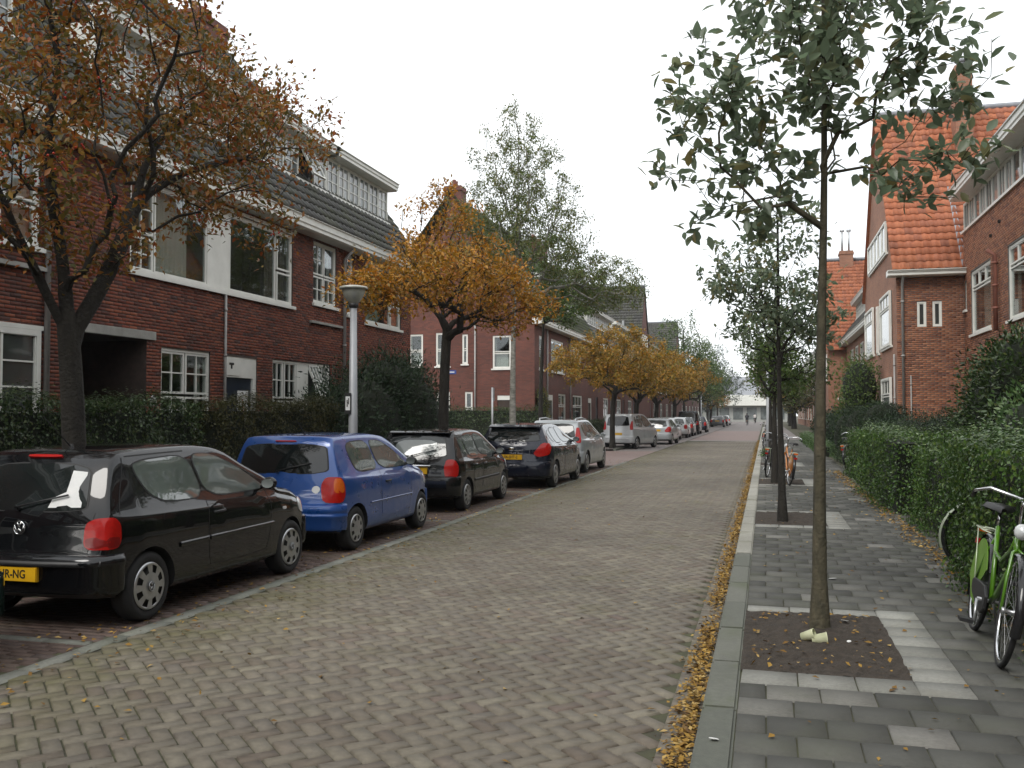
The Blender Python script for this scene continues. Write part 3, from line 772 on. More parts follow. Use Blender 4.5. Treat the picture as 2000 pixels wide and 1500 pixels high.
d_ = MB(); d_.box((WL - .13, 17.74, .35), (WL - .07, 18.86, 2.48)); d_.box((WL - .07, 17.85, 1.5), (WL - .055, 18.75, 2.35)); d_.box((WL - .07, 17.85, .55), (WL - .055, 18.75, 1.35)); do_ = d_.build('door', G['door_blue'], hA1)
d_ = MB(); d_.box((WL - .055, 18.28, 1.42), (WL - .051, 18.72, 2.2)); nt_ = d_.build('notice', G['paper'], do_)
d_ = MB()
for (yy, zz, hy, hz) in ((18.5, 1.78, .035, .11), (18.5, 1.96, .015, .06), (18.42, 1.62, .03, .012), (18.58, 1.62, .03, .012)): d_.box((WL - .051, yy - hy, zz - hz), (WL - .0495, yy + hy, zz + hz))
d_.build('notice_print', G['light_amber'], do_)
d_ = MB(); d_.box((WL - .055, 17.8, 1.4), (WL - .03, 17.84, 1.55)); d_.build('handle', G['chrome'], do_)
d_ = MB(); d_.box((WL - .005, 17.94, 2.66), (WL - .002, 18.0, 2.76)); d_.box((WL - .005, 17.88, 2.74), (WL - .0015, 18.06, 2.79)); d_.build('number_mark', G['plate_text'], hA1)
window(hA1, OL, YV, XV, 19.7, 22.7, 1.45, 2.97, [(.015, .19, .40, .97, 2, 2), (.21, .40, .40, .97, 2, 2), (.015, .19, .03, .37, 2, 2), (.21, .40, .03, .37, 2, 2), (.62, .80, .40, .97, 3, 2, None, -.42), (.81, .985, .40, .97, 3, 2), (.62, .80, .03, .37, 2, 2), (.81, .985, .03, .37, 2, 2)], panels=[(.41, .61, 0, 1)])
window(hA1, OL, YV, XV, 14.57, 20.63, 4.28, 6.0, [(.008, .12, .42, .97, 2, 2), (.008, .12, .03, .39, 2, 2), (.125, .41, .03, .97, 1, 1, 'glass_mid'), (.55, .875, .03, .97, 1, 1), (.885, .993, .47, .97, 1, 1), (.885, .993, .03, .44, 1, 1)], panels=[(.412, .548, 0, 1)], fr=.07, head=True)
window(hA1, OL, YV, XV, 21.7, 23.03, 4.5, 6.08, [(.03, .49, .47, .97, 2, 2), (.51, .97, .47, .97, 1, 1), (.03, .49, .03, .45, 2, 2), (.51, .97, .03, .45, 2, 2)])
b = MB(); b.box((WL, 21.5, 3.98), (WL + .09, 23.3, 4.04)); b.build('ledge', G['concrete'], hA1)
left_roof(hA1, 12.53, 23.5, (lambda a, v: v < 7.55 - max(0, (a + 12.53 - 20.3)) * .27 * 1.0, [(EX, 12.53, EZ), (EX, 23.5, EZ), (-14.1, 23.5, 11.25), (-14.62, 20.3, 11.95), (-15.1, 12.53, 12.6)], [(-15.1, 12.53, 12.58), (-14.62, 20.3, 11.93), (-14.1, 23.5, 11.23), (-19, 23.5, 6.4), (-19, 12.53, 6.4)]), 250)
dormer(hA1, -11.5, 14.2, 23.45, 7.72, 8.72, 12, opened=(10, -.45))
pipe(hA1, [(WL + .06, 17.62, 4.2), (WL + .06, 17.62, 1.0)], .028)
pipe(hA1, [(WL + .35, 23.42, 6.15), (WL + .07, 23.42, 5.85), (WL + .07, 23.42, .05)])
chimney(hA1, (-15.2, 23.1), .75, 1.5, 10.2, 12.75, 'brickfar_red', 3)
b = MB(); b.lathe([(0, 0), (.09, 0), (.10, .01), (.085, .02), (0, .025)], 16, axis='x', c=(WL + .01, 15.27, 1.94)); pq = b.build('number_plaque', G['paper'], hA1)
def text_mesh(s, size, m, name, parent, M, extrude=.0008, squeeze=1.0):
    cu = bpy.data.curves.new(name, 'FONT'); cu.body = s; cu.size = size; cu.extrude = extrude; cu.align_x = 'CENTER'; cu.align_y = 'CENTER'; cu.resolution_u = 3
    cu.offset = size * .018
    t = bpy.data.objects.new(name, cu); COL.objects.link(t)
    me = bpy.data.meshes.new_from_object(t.evaluated_get(bpy.context.evaluated_depsgraph_get())); bpy.data.objects.remove(t)
    me.transform(M @ Matrix.Diagonal((squeeze, 1, 1, 1))); me.materials.clear(); me.materials.append(G[m])
    return obj_me(name, me, parent)
def frame_M(O, ex, ey):
    ex = Vector(ex).normalized(); ey = Vector(ey).normalized(); ez = ex.cross(ey)
    M = Matrix((ex, ey, ez)).transposed().to_4x4(); M.translation = O; return M
b = MB(); b.lathe([(0, 0), (.045, 0), (.045, .012), (0, .014)], 12, axis='x', c=(WL + .03, 15.27, 1.94)); b.build('plaque_centre', G['grey_paint'], pq)
# last house of the terrace, at the side street
hA2 = left_house('terraced_house', 23.5, 28.5, [(23.7, 24.1, 4.4, 6.05), (24.93, 27.65, 4.3, 6.0), (24.93, 27.65, 1.45, 2.95)], 'end house of the left terrace behind the orange tree, drainpipe at its left', 0)
window(hA2, OL, YV, XV, 23.7, 24.1, 4.4, 6.05, [(.08, .92, .35, .97, 1, 2), (.08, .92, .03, .32, 1, 1)], fr=.05)
window(hA2, OL, YV, XV, 24.93, 27.65, 4.3, 6.0, [(.02, .70, .03, .97, 1, 1, 'glass_mid'), (.73, .98, .45, .97, 1, 1), (.73, .98, .03, .42, 1, 1)], head=True)
window(hA2, OL, YV, XV, 24.93, 27.65, 1.45, 2.95, casements(3))
left_roof(hA2, 23.5, 28.62, (lambda a, v: v < 5.95 - a * .26, [(EX, 23.5, EZ), (EX, 28.62, EZ), (-13.15, 28.62, 9.95), (-14.1, 23.5, 11.25)], [(-14.1, 23.5, 11.23), (-13.15, 28.62, 9.93), (-17, 28.62, 6.4), (-19, 23.5, 6.4)]), 120)
dormer(hA2, -11.5, 23.5, 27.75, 7.72, 8.72, 6)
b = MB(); b.add([(WL - .02, 28.5, .03), (WL - .02, 28.5, 6.2), (-13.1, 28.5, 9.9), (-17, 28.5, 6.4), (-17, 28.5, .03)], [(0, 1, 2, 3, 4)]); b.build('end_wall', G['brickfar_red'], hA2)

# ---------------------------------------------------------------- left corner house beyond the side street
YB = 45.4
hB = empty('corner_house'); tag(hB, 'red brick corner house with gabled side wall and chimney beyond the birch', 'house')
sops = [(-13.15, -12.2, 3.95, 5.6), (-16.15, -15.4, 4.1, 5.8), (-14.75, -14.45, 4.2, 5.7), (-17.6, -16.85, 4.1, 5.75), (-12.9, -12.0, .1, 2.6), (-16.1, -15.4, 1.2, 2.8), (-14.6, -14.2, 1.2, 2.8)]
brick_wall(hB, (-19.8, YB, 0), XV, -YV, 8.8, .03, 6.3, [(a + 19.8, e + 19.8, c, d) for a, e, c, d in sops], 'brickfar_red', None, far=True)
for (a, e, c, d) in sops:
    if c < .5:
        b = MB(); b.box((a, YB + .05, c), (e, YB + .12, d)); b.build('door', G['dark_wood'], hB)
        b = MB(); b.box((a, YB + .01, d - .22), (e, YB + .05, d)); b.build('door_head', G['white_paint'], hB); continue
    two = e - a > .5
    window(hB, (0, YB, 0), XV, -YV, a, e, c, d, [(.04, .96, .5, .97, 1, 1, 'glass_dark'), (.04, .96, .03, .47, 1, 1, 'glass_pale' if two else 'glass_dark')], fr=.09)
b = MB(); b.add([(-19.8, YB + .002, 6.3), (WL, YB + .002, 6.3), (-15.4, YB + .002, 12.2)], [(0, 1, 2)]); b.build('gable', G['brickfar_red'], hB)
YB2 = 62.0
fops = [(46.4, 47.5, 3.95, 5.65), (49.2, 52.4, 3.95, 5.7), (55, 58, 3.95, 5.7), (46.6, 47.6, .3, 2.7), (48.2, 49.6, .3, 2.7), (51, 53, 1.0, 2.8), (55, 58, 1.0, 2.8), (60, 61.2, .3, 2.7)]
brick_wall(hB, (WL, YB, 0), YV, XV, YB2 - YB, .03, 6.2, [(a - YB, e - YB, c, d) for a, e, c, d in fops], 'brickfar_red', None, far=True)
for i, (a, e, c, d) in enumerate(fops):
    if c < .5:
        b = MB(); b.box((WL - .12, a, c), (WL - .06, e, d)); b.build('door', G['dark_wood' if i % 2 else 'door_blue'], hB)
        b = MB(); b.box((WL - .05, a, d - .3), (WL - .01, e, d)); b.box((WL - .05, a, c), (WL - .01, a + .08, d - .3)); b.box((WL - .05, e - .08, c), (WL - .01, e, d - .3)); b.build('door_frame', G['white_paint'], hB)
    else: window(hB, OL, YV, XV, a, e, c, d, [(.03, .97, .65, .97, max(1, int((e-a)*1.2)), 1), (.03, .97, .03, .62, 1, 1, 'glass_mid')], fr=.09)
gutter(hB, (WL, YB - .35, 0), YV, XV, YB2 - YB + .35, 6.12, 6.42, .45)
mat_piece('tile_moss', [(0, (.045, .055, .035)), (.5, (.07, .075, .04)), (1, (.06, .06, .05))], .85, 20, .4, (.07, .095, .025), .9, (.4, .65), .3, 90)
left_roof(hB, YB - .15, YB2, m='tile_moss', ridge=-15.4)
dormer(hB, -11.6, 47.5, 55, 7.85, 8.75, 9, detail=False)
dormer(hB, -11.6, 56.5, 61.5, 7.85, 8.75, 6, detail=False)
chimney(hB, (-15.3, YB + .5), .9, .9, 11.3, 13.3, 'brickfar_red', 2)
chimney(hB, (-14.6, YB2 - .4), 1.0, .8, 10.5, 13.0, 'brickfar_red', 3)
pipe(hB, [(-14.05, YB - .06, 6.3), (-14.05, YB - .06, .05)]); pipe(hB, [(WL + .07, 48.0, 6.1), (WL + .07, 48.0, .05)]); pipe(hB, [(WL + .07, 54.0, 6.1), (WL + .07, 54.0, .05)])
b = MB(); b.box((-15.55, YB - .02, 3.70), (-15.06, YB - .002, 3.90)); sg = b.build('street_name_sign', G['sign_blue'], None); tag(sg, 'small blue street name sign on the corner house wall', 'sign')
b = MB(); b.box((-15.46, YB - .024, 3.775), (-15.15, YB - .021, 3.825)); b.build('lettering', G['paper'], sg)

# ---------------------------------------------------------------- houses further along on the left
def far_row(name, y0, y1, label, group, side=-1, wallm='brickfar_red', roofm='tile_dark', n_dorm=2, X0=None):
    h = empty(name); tag(h, label, 'house', group); X0 = X0 if X0 is not None else (WL if side < 0 else 6.0); n = XV * (-side)
    ops = []; y = y0 + .8; i = 0
    while y + 2.4 < y1:
        ops += [(y, y + 2.2, 3.95, 5.7), (y, y + (2.2 if i % 2 else 1.0), 1.0 if i % 2 else .2, 2.8)]; y += 3.1; i += 1
    brick_wall(h, (X0, y0, 0), YV, n, y1 - y0, .03, 6.2, [(a - y0, e - y0, c, d) for a, e, c, d in ops], wallm, None, far=True)
    for i, (a, e, c, d) in enumerate(ops):
        if c < .5:
            b = MB(); xx = sorted((X0 - n.x * .1, X0 - n.x * .05)); b.box((xx[0], a, c), (xx[1], e, d)); b.build('door', G['door_blue' if i % 3 else 'dark_wood'], h)
        else: window(h, (X0, 0, 0), YV, n, a, e, c, d, [(.02, .5, .62, .97, 1, 1), (.5, .98, .62, .97, 1, 1), (.02, .5, .03, .6, 1, 1, 'glass_mid'), (.5, .98, .03, .6, 1, 1)], fr=.1, room=False)
    gutter(h, (X0, y0, 0), YV, n, y1 - y0, 6.12, 6.42, .45)
    ex = X0 + n.x * .45; rd = X0 - n.x * 4.2; rz = 6.42 + 4.65 * TANL * .98
    rf = poly('roof', [(ex, y0, 6.42), (ex, y1, 6.42), (rd, y1, rz), (rd, y0, rz)], 'plain_black', h)
    if y0 < 3 or y0 > 115: rf.data.materials[0] = G[roofm]
    else: tiled_slope(rf, (ex, y0, 6.43), YV, Vector((-n.x, 0, TANL * .98)), y1 - y0, 4.65 * math.hypot(1, TANL * .98), lambda a, b: True, roofm, 0, .25, .34)
    poly('back_slope', [(rd, y0, rz), (rd, y1, rz), (2 * rd - ex, y1, 6.4), (2 * rd - ex, y0, 6.4)], roofm, rf)
    poly('end_wall', [(X0 - n.x * .01, y0 + .01, 0), (X0 - n.x * .01, y0 + .01, 6.3), (rd, y0 + .01, rz - .1), (2 * rd - ex, y0 + .01, 6.3), (2 * rd - ex, y0 + .01, 0)], wallm, h)
    wl = (y1 - y0) / n_dorm
    for k in range(n_dorm): dormer(h, X0 - n.x * .55, y0 + k * wl + .7, y0 + (k + 1) * wl - .7, 7.8, 8.7, max(3, int(wl / 1.0)), nrm=n.x, detail=False, glassv=('glass_mid', 'glass_dark'))
    chimney(h, (rd, y0 + .6), .9, .8, rz - 1, rz + .9, wallm, 3)
    return h
def cross_gable(name, y0, y1, label, side, wallm, roofm, Xf, depth, ze=6.35, rz=12.5, nobj=0, far=True):
    h = empty(name); tag(h, label, 'house'); n = XV * (-side); ym = (y0 + y1) / 2; Xb = Xf - n.x * depth
    b = MB(); b.add([(Xf, y0, 0), (Xf, y1, 0), (Xf, y1, ze), (Xf, ym, rz), (Xf, y0, ze)], [(0, 1, 2, 3, 4)]); b.add([(Xf, y1, 0), (Xb, y1, 0), (Xb, y1, ze), (Xf, y1, ze)], [(0, 1, 2, 3)])
    b.build('gable_wall', G[wallm], h)
    if far:
        b = MB(); b.add([(Xf, y0, 0), (Xb, y0, 0), (Xb, y0, ze), (Xf, y0, ze)], [(0, 1, 2, 3)]); b.build('side_wall', G[wallm], h)
    return h, n, ym, Xb
def cg_roof(h, n, y0, y1, ym, Xf, Xb, ze, rz, roofm, nobj, over=.38, score=None):
    run = ym - y0 + over; slope = Vector((0, 1, (rz - ze) / (ym - y0))); zl = ze - over * slope.z + .03; Lg = run * slope.length
    xo = Xf + n.x * .12
    rf = poly('roof', [(xo, y0 - over, zl), (Xb, y0 - over, zl), (Xb, ym, rz + .03), (xo, ym, rz + .03)], 'plain_black', h)
    u = -n
    tiled_slope(rf, (xo, y0 - over, zl), u, slope, abs(Xb - xo), Lg, lambda a, b: True, roofm, nobj, score=score)
    poly('far_slope', [(xo, y1 + over, zl), (Xb, y1 + over, zl), (Xb, ym, rz + .03), (xo, ym, rz + .03)], roofm, rf)
    b = MB(); b.tube([(xo, ym, rz + .06), (Xb, ym, rz + .06)], .11, 8); b.build('ridge', G['lead'], rf)
    return rf
ROWL = 'brick terraces further along on the left'
far_row('terraced_house', 62.0, 84, 'brick terrace with white dormers behind the orange trees, left side', ROWL)
c1, n1, ym1, xb1 = cross_gable('gabled_house', 84, 93, 'gabled house with dark tiled roof above the orange trees', -1, 'brickfar_red', 'tile_dark', -10.9, 7, rz=13.6)
cg_roof(c1, n1, 84, 93, ym1, -10.9, xb1, 6.35, 13.6, 'tile_dark', 0)
b = MB(); b.box((-10.9, 86, 7.5), (-10.8, 90.5, 9.0)); b.build('window', G['white_paint'], c1)
b = MB(); b.box((-12.6, 85.9, 9.3), (-12.4, 86.1, 10.2)); b.build('vent_pipe', G['galv'], c1)
far_row('terraced_house', 93, 118, 'left brick terrace between the two dark gabled roofs', ROWL)
c2, n2, ym2, xb2 = cross_gable('gabled_house', 118, 127, 'farther dark gabled house on the left by the green trees', -1, 'brickfar_red', 'tile_dark', -10.9, 7, rz=13.4)
cg_roof(c2, n2, 118, 127, ym2, -10.9, xb2, 6.35, 13.4, 'tile_dark', 0)
far_row('terraced_house', 127, 165, 'farthest brick terrace on the left behind green trees', ROWL)

# ---------------------------------------------------------------- right side
RX = 6.0
hR = empty('terraced_house'); tag(hR, 'brown brick house with white attic window ribbon at the right picture edge', 'house')
rops = [(28.4, 31.0, 4.06, 5.95), (24.0, 26.5, 4.06, 5.95), (31.62, 31.86, 4.9, 5.75), (28.2, 31, .9, 2.8), (22.5, 26, .9, 2.8), (19, 21.5, 4.06, 5.95), (16, 18, 4.06, 5.95), (16, 21, .9, 2.8)]
brick_wall(hR, (RX, 14, 0), YV, -XV, 18, .05, 7.33, [(a - 14, e - 14, c, d) for a, e, c, d in rops], 'brick_orange', 'mortar', 300)
OR_ = (RX, 0, 0)
for i, (a, e, c, d) in enumerate(rops):
    if e - a < .5: window(hR, OR_, YV, -XV, a, e, c, d, [(.1, .9, .03, .97, 1, 1)], fr=.05)
    else: window(hR, OR_, YV, -XV, a, e, c, d, [(.02, .335, .74, .97, 1, 1), (.34, .66, .74, .97, 1, 1), (.665, .98, .74, .97, 1, 1), (.02, .98, .03, .71, 1, 1, 'glass_mid' if i != 1 else 'glass_dark')], fr=.07)
window(hR, (RX, 14, 0), YV, -XV, 0, 18, 7.36, 8.22, [((k + .04) / 24, (k + .96) / 24, .05, .97, 2 if k % 3 else 1, 1, ('glass_pale', 'glass_mid', 'glass_pale', 'glass_dark')[k % 4]) for k in range(24)], sill=True, fr=.05, rec=.03)
gutter(hR, (RX, 14, 0), YV, -XV, 17.6, 8.23, 8.52, .5)
b = MB(); b.box((RX - .52, 14, 8.523), (RX + 7, 31.7, 8.56)); b.build('flat_roof', G['lead'], hR)
pipe(hR, [(RX - .3, 27.45, 6.05), (RX - .1, 27.45, 5.9), (RX - .1, 27.45, 3.9)], .06, 'clay_pipe', 'flue_pipe')
for zz, yy in ((6.75, 27.2), (6.55, 28.2)):
    b = MB(); b.lathe([(.05, RX - .06), (.05, RX + .02)], 10, axis='x', c=(0, yy, zz)); b.build('vent', G['trim_black'], hR)

GY0, GY1, GXF = 32.0, 41.6, 4.03
hG, ng, ymg, xbg = cross_gable('gabled_house', GY0, GY1, 'tall gabled house with steep orange tiled roof and brick chimney on the right', 1, 'brickfar_orange', 'tile_orange', GXF, 8, 6.35, 12.6, far=False)
brick_wall(hG, (GXF, GY0, 0), XV, -YV, 2.0, .05, 6.3, [(.60, .87, 4.43, 5.22), (1.05, 1.32, 4.43, 5.22)], 'brick_orange', 'mortar', 260)
for a in (.60, 1.05): window(hG, (GXF, GY0, 0), XV, -YV, a, a + .27, 4.43, 5.22, [(.12, .88, .04, .96, 1, 1)], fr=.045, sill=False, rec=.03)
cg_roof(hG, ng, GY0, GY1, ymg, GXF, xbg, 6.35, 12.6, 'tile_orange', 300, over=.10, score=lambda p: p[0] < 7.2)
gutter(hG, (GXF - .3, GY0, 0), XV, -YV, 2.3, 6.0, 6.19, .42)
pipe(hG, [(4.2, GY0 - .3, 6.05), (4.2, GY0 - .08, 5.8), (4.2, GY0 - .08, .1)]); pipe(hG, [(4.42, GY0 - .05, 2.9), (4.42, GY0 - .05, .1)], .022)
pipe(hG, [(3.98, 32.3, 3.6), (3.98, 32.3, .1)], .03)
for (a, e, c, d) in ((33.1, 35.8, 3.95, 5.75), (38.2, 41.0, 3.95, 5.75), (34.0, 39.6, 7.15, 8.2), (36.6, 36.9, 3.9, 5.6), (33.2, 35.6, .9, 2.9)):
    b = MB(); b.box((GXF - .02, a, c), (GXF + .02, e, d)); b.build('window_backing', G['unlit_interior'], hG)
    window(hG, (GXF, 0, 0), YV, -XV, a, e, c, d, [((k + .05) / 5, (k + .95) / 5, .05, .95, 1, 1, 'glass_pale') for k in range(5)] if e - a > 5 else ([(.02, .98, .72, .97, 3, 1), (.02, .98, .03, .7, 1, 1, 'glass_pale')] if e - a > 1 else [(.1, .9, .03, .97, 1, 1)]), rec=-.08, fr=.07)
b = MB(); b.box((GXF - .7, 39.2, 2.5), (GXF + .02, 41.0, 2.6)); b.build('door_canopy', G['lead'], hG)
b = MB(); b.box((GXF - .05, 39.5, .2), (GXF - .01, 40.6, 2.45)); b.build('door', G['white_paint'], hG)
chimney(hG, (6.7, ymg - 1.1), .55, .85, 10.0, 13.75, 'brickfar_orange', 0)
b = MB(); b.lathe([(.16, 13.75), (.16, 13.95), (.22, 14.0), (.2, 14.06), (0, 14.08)], 12, c=(6.7, ymg - 1.1, 0)); b.build('chimney_cap', G['lead'], hG)
# lead flashing where the gable roof meets the neighbour
b = MB(); s = (12.6 - 6.35) / 4.8
b.add([(5.93, GY0 - .12, 6.35 - .12 * s + .1), (6.08, GY0 - .12, 6.35 - .12 * s + .1), (6.08, GY0 + 2.2, 6.35 + 2.2 * s + .1), (5.93, GY0 + 2.2, 6.35 + 2.2 * s + .1)], [(0, 1, 2, 3)]); b.build('flashing', G['lead'], hG)
ROWR = 'brick terraces further along on the right'
far_row('terraced_house', 41.6, 66, 'brick terrace with white gutter and dormers beyond the orange gable, right side', ROWR, 1, 'brickfar_orange', 'tile_dark', 2, 5.2)
g2, n2, ym2, xb2 = cross_gable('gabled_house', 66, 75.6, 'second orange roofed gable house farther along on the right', 1, 'brickfar_orange', 'tile_orange', GXF, 8, 6.35, 12.6)
cg_roof(g2, n2, 66, 75.6, ym2, GXF, xb2, 6.35, 12.6, 'tile_orange', 0)
b = MB(); b.box((GXF - .05, 67, 3.9), (GXF + .02, 69.5, 5.7)); b.box((GXF - .05, 72, 3.9), (GXF + .02, 74.5, 5.7)); b.box((4.6, 65.95, 2.6), (5.8, 66.03, 2.75)); b.build('window', G['white_paint'], g2)
chimney(g2, (5.6, ym2), .9, 1.0, 11.5, 13.2, 'brickfar_orange', 0)
for k in (-.25, .2):
    b = MB(); b.tube([(5.6 + k, ym2, 13.2), (5.6 + k, ym2, 14.7)], .07, 8); b.tube([(5.45 + k, ym2, 14.7), (5.75 + k, ym2, 14.7)], .09, 8); b.build('flue', G['galv'], g2)
far_row('terraced_house', 75.6, 120, 'farthest brick terrace on the right behind the row of trees', ROWR, 1, 'brickfar_orange', 'tile_dark', 3, 5.2)
# building closing the view
hE = empty('end_building'); tag(hE, 'low pale building with grey roof closing the far end of the street', 'building')
b = MB(); b.box((-16, 205, 0), (5, 213, 3.4)); b.build('wall', G['grey_paint'], hE)
b = MB(); b.box((-17, 203.5, 3.4), (6, 214, 5.6)); b.build('fascia', G['white_paint'], hE)
b = MB(); b.prism([(203.6, 5.6), (214, 5.6), (209, 9.6)], (-16.5, 0, 0), (0, 1, 0), (0, 0, 1), (1, 0, 0), 22.5); b.build('roof', G['lead'], hE)
for k in range(7):
    b = MB(); b.box((-15 + k * 2.8, 204.9, .5), (-13 + k * 2.8, 205.02, 3.0)); b.build('window', G['glass_mid'], hE)

far_row('terraced_house', 120, 165, 'last brick terrace on the right, behind the far trees', ROWR, 1, 'brickfar_orange', 'tile_dark', 3, 5.2)
# the street goes on behind the camera
far_row('terraced_house', -60, 3.0, 'brick terrace on the left side behind the camera', 'brick terraces behind the camera', n_dorm=5)
far_row('terraced_house', -60, 14.0, 'brick terrace on the right side behind the camera', 'brick terraces behind the camera', 1, 'brickfar_orange', 'tile_dark', 5, 6.0)
far_row('terraced_house', -75, -62, 'brick house closing the street behind the camera', 'brick terraces behind the camera', 1, 'brickfar_red', 'tile_dark', 1, -4.0)
# ================================================================== VEGETATION
def leaf_mesh(name, P, D, Nn, Ls, Wr, m, parent, shape='kite', rnd=None):
    """P base points, D leaf axis, Nn rough normal, Ls lengths, Wr width ratio"""
    n = len(P); D = D / np.linalg.norm(D, axis=1, keepdims=True)
    S = np.cross(D, Nn); S /= np.maximum(np.linalg.norm(S, axis=1, keepdims=True), 1e-6); Q = np.cross(S, D)
    if shape == 'kite': T = [(0, 0, 0), (.42, -.5, .07), (1, 0, -.04), (.42, .5, .07)]; Fc = np.array([[0, 1, 2], [0, 2, 3]])
    else: T = [(0, 0, 0), (.22, -.36, .05), (.55, -.5, .06), (.85, -.26, .0), (1.04, 0, -.08), (.85, .26, .0), (.55, .5, .06), (.22, .36, .05), (.5, 0, -.02)]; Fc = np.array([[0, 1, 2, 8], [8, 2, 3, 4], [8, 4, 5, 6], [8, 6, 7, 0]])
    T = np.array(T); k = len(T); Ls = np.asarray(Ls)[:, None, None]
    V = P[:, None] + Ls * (T[None, :, 0:1] * D[:, None] + Wr * T[None, :, 1:2] * S[:, None] + T[None, :, 2:3] * Q[:, None])
    Fa = (Fc[None] + k * np.arange(n)[:, None, None]).reshape(-1, Fc.shape[1])
    r = RNG.random(n) if rnd is None else rnd
    return obj_me(name, mesh_np(name, V.reshape(-1, 3), Fa, G[m], rnd=np.repeat(r, len(Fc))), parent)

def rand_dir(n): v = RNG.normal(size=(n, 3)); return v / np.linalg.norm(v, axis=1, keepdims=True)

def grow(trunk, targets, bf=.45, limbs=()):
    """trunk: list of nodes (polyline); connects every target with a short-path spanning tree"""
    nodes = [np.array(p, float) for p in trunk]; par = [-1] + list(range(len(trunk) - 1)); T = np.array(targets, float)
    plen = [0.]
    for i in range(1, len(nodes)): plen.append(plen[-1] + np.linalg.norm(nodes[i] - nodes[i-1]))
    for lb in limbs:   # hand-placed main limbs, each leaving the nearest existing node
        pts = spline(lb, 4); q = int(np.argmin([np.linalg.norm(nn - pts[0]) for nn in nodes]))
        for p in pts[1:]:
            nodes.append(p); par.append(q); plen.append(plen[q] + np.linalg.norm(p - nodes[q])); q = len(nodes) - 1
    best = np.full(len(T), 1e9); bp = np.zeros(len(T), int); done = np.zeros(len(T), bool)
    def upd(i):
        d = T - nodes[i]; dist = np.linalg.norm(d, axis=1); c = dist * (1 + .35 * np.clip(-d[:, 2] / np.maximum(dist, 1e-6), 0, 1)) + bf * plen[i]
        b = c < best; best[b] = c[b]; bp[b] = i
    st = max(1, len(trunk) // 3)
    for i in range(st, len(nodes)): upd(i)
    for _ in range(len(T)):
        c = np.where(done, 1e9, best); j = int(np.argmin(c)); p = bp[j]; done[j] = True
        a = nodes[p]; b = T[j]; ln = np.linalg.norm(b - a)
        if ln > .35:   # kinked intermediate nodes
            k = int(ln / .3) + 1; prev = p
            for q in range(1, k):
                t = q / k; mid = a + (b - a) * t + RNG.normal(0, .035 * ln / k * 2, 3) + np.array([0, 0, .10 * ln * math.sin(math.pi * t)])
                nodes.append(mid); par.append(prev); plen.append(plen[prev] + ln / k); prev = len(nodes) - 1; upd(prev)
            p = prev
        nodes.append(b); par.append(p); plen.append(plen[p] + np.linalg.norm(b - nodes[p])); upd(len(nodes) - 1)
    return np.array(nodes), np.array(par)

def branch_mesh(nodes, par, ntrunk, r0, rmin, exp=.48, flare=1.25, taper=.15):
    n = len(nodes); cnt = np.ones(n)
    order = range(n - 1, 0, -1)
    for i in order: cnt[par[i]] += cnt[i]
    rad = np.maximum(rmin, r0 * (cnt / cnt[0]) ** exp)
    zt_ = np.linspace(0, 1, ntrunk)
    for i in range(ntrunk): rad[i] = max(rmin, r0 * (1 - taper * zt_[i] ** .8))
    rad[0] *= flare
    V = []; Fq = []; b = 0; dirs = np.zeros((n, 3))
    ch = [[] for _ in range(n)]
    for i in range(1, n): ch[par[i]].append(i)
    big = [i for i in range(1, n)]
    for i in big:
        a, e = nodes[par[i]], nodes[i]; d = e - a; l = np.linalg.norm(d)
        if l < 1e-5: continue
        d /= l; dirs[i] = d; k = 9 if rad[i] > .05 else (5 if rad[i] > .015 else 3)
        s = np.cross(d, (0, 0, 1) if abs(d[2]) < .9 else (1, 0, 0)); s /= np.linalg.norm(s); t = np.cross(d, s)
        an = np.arange(k) * 2 * math.pi / k; ring = np.cos(an)[:, None] * s + np.sin(an)[:, None] * t
        ra = rad[par[i]] if par[i] < ntrunk and i < ntrunk else min(rad[par[i]], rad[i] * 1.35)
        e2 = e + d * rad[i] * .35
        V.append(a - d * ra * .2 + ring * ra); V.append(e2 + ring * rad[i])
        Fq += [(b + q, b + (q + 1) % k, b + k + (q + 1) % k, b + k + q) for q in range(k)]; b += 2 * k
    return np.vstack(V), np.array(Fq), rad, dirs, ch

def lobes_sample(lobes, n):
    """lobes: (cx,cy,cz,rx,ry,rz,weight); points biased to the shell"""
    wts = np.array([l[6] if len(l) > 6 else l[3]*l[4]*l[5] for l in lobes]); wts = wts / wts.sum()
    idx = RNG.choice(len(lobes), n, p=wts); d = rand_dir(n); r = RNG.random(n) ** .42
    Lb = np.array([l[:6] for l in lobes])[idx]
    return Lb[:, :3] + d * r[:, None] * Lb[:, 3:6]

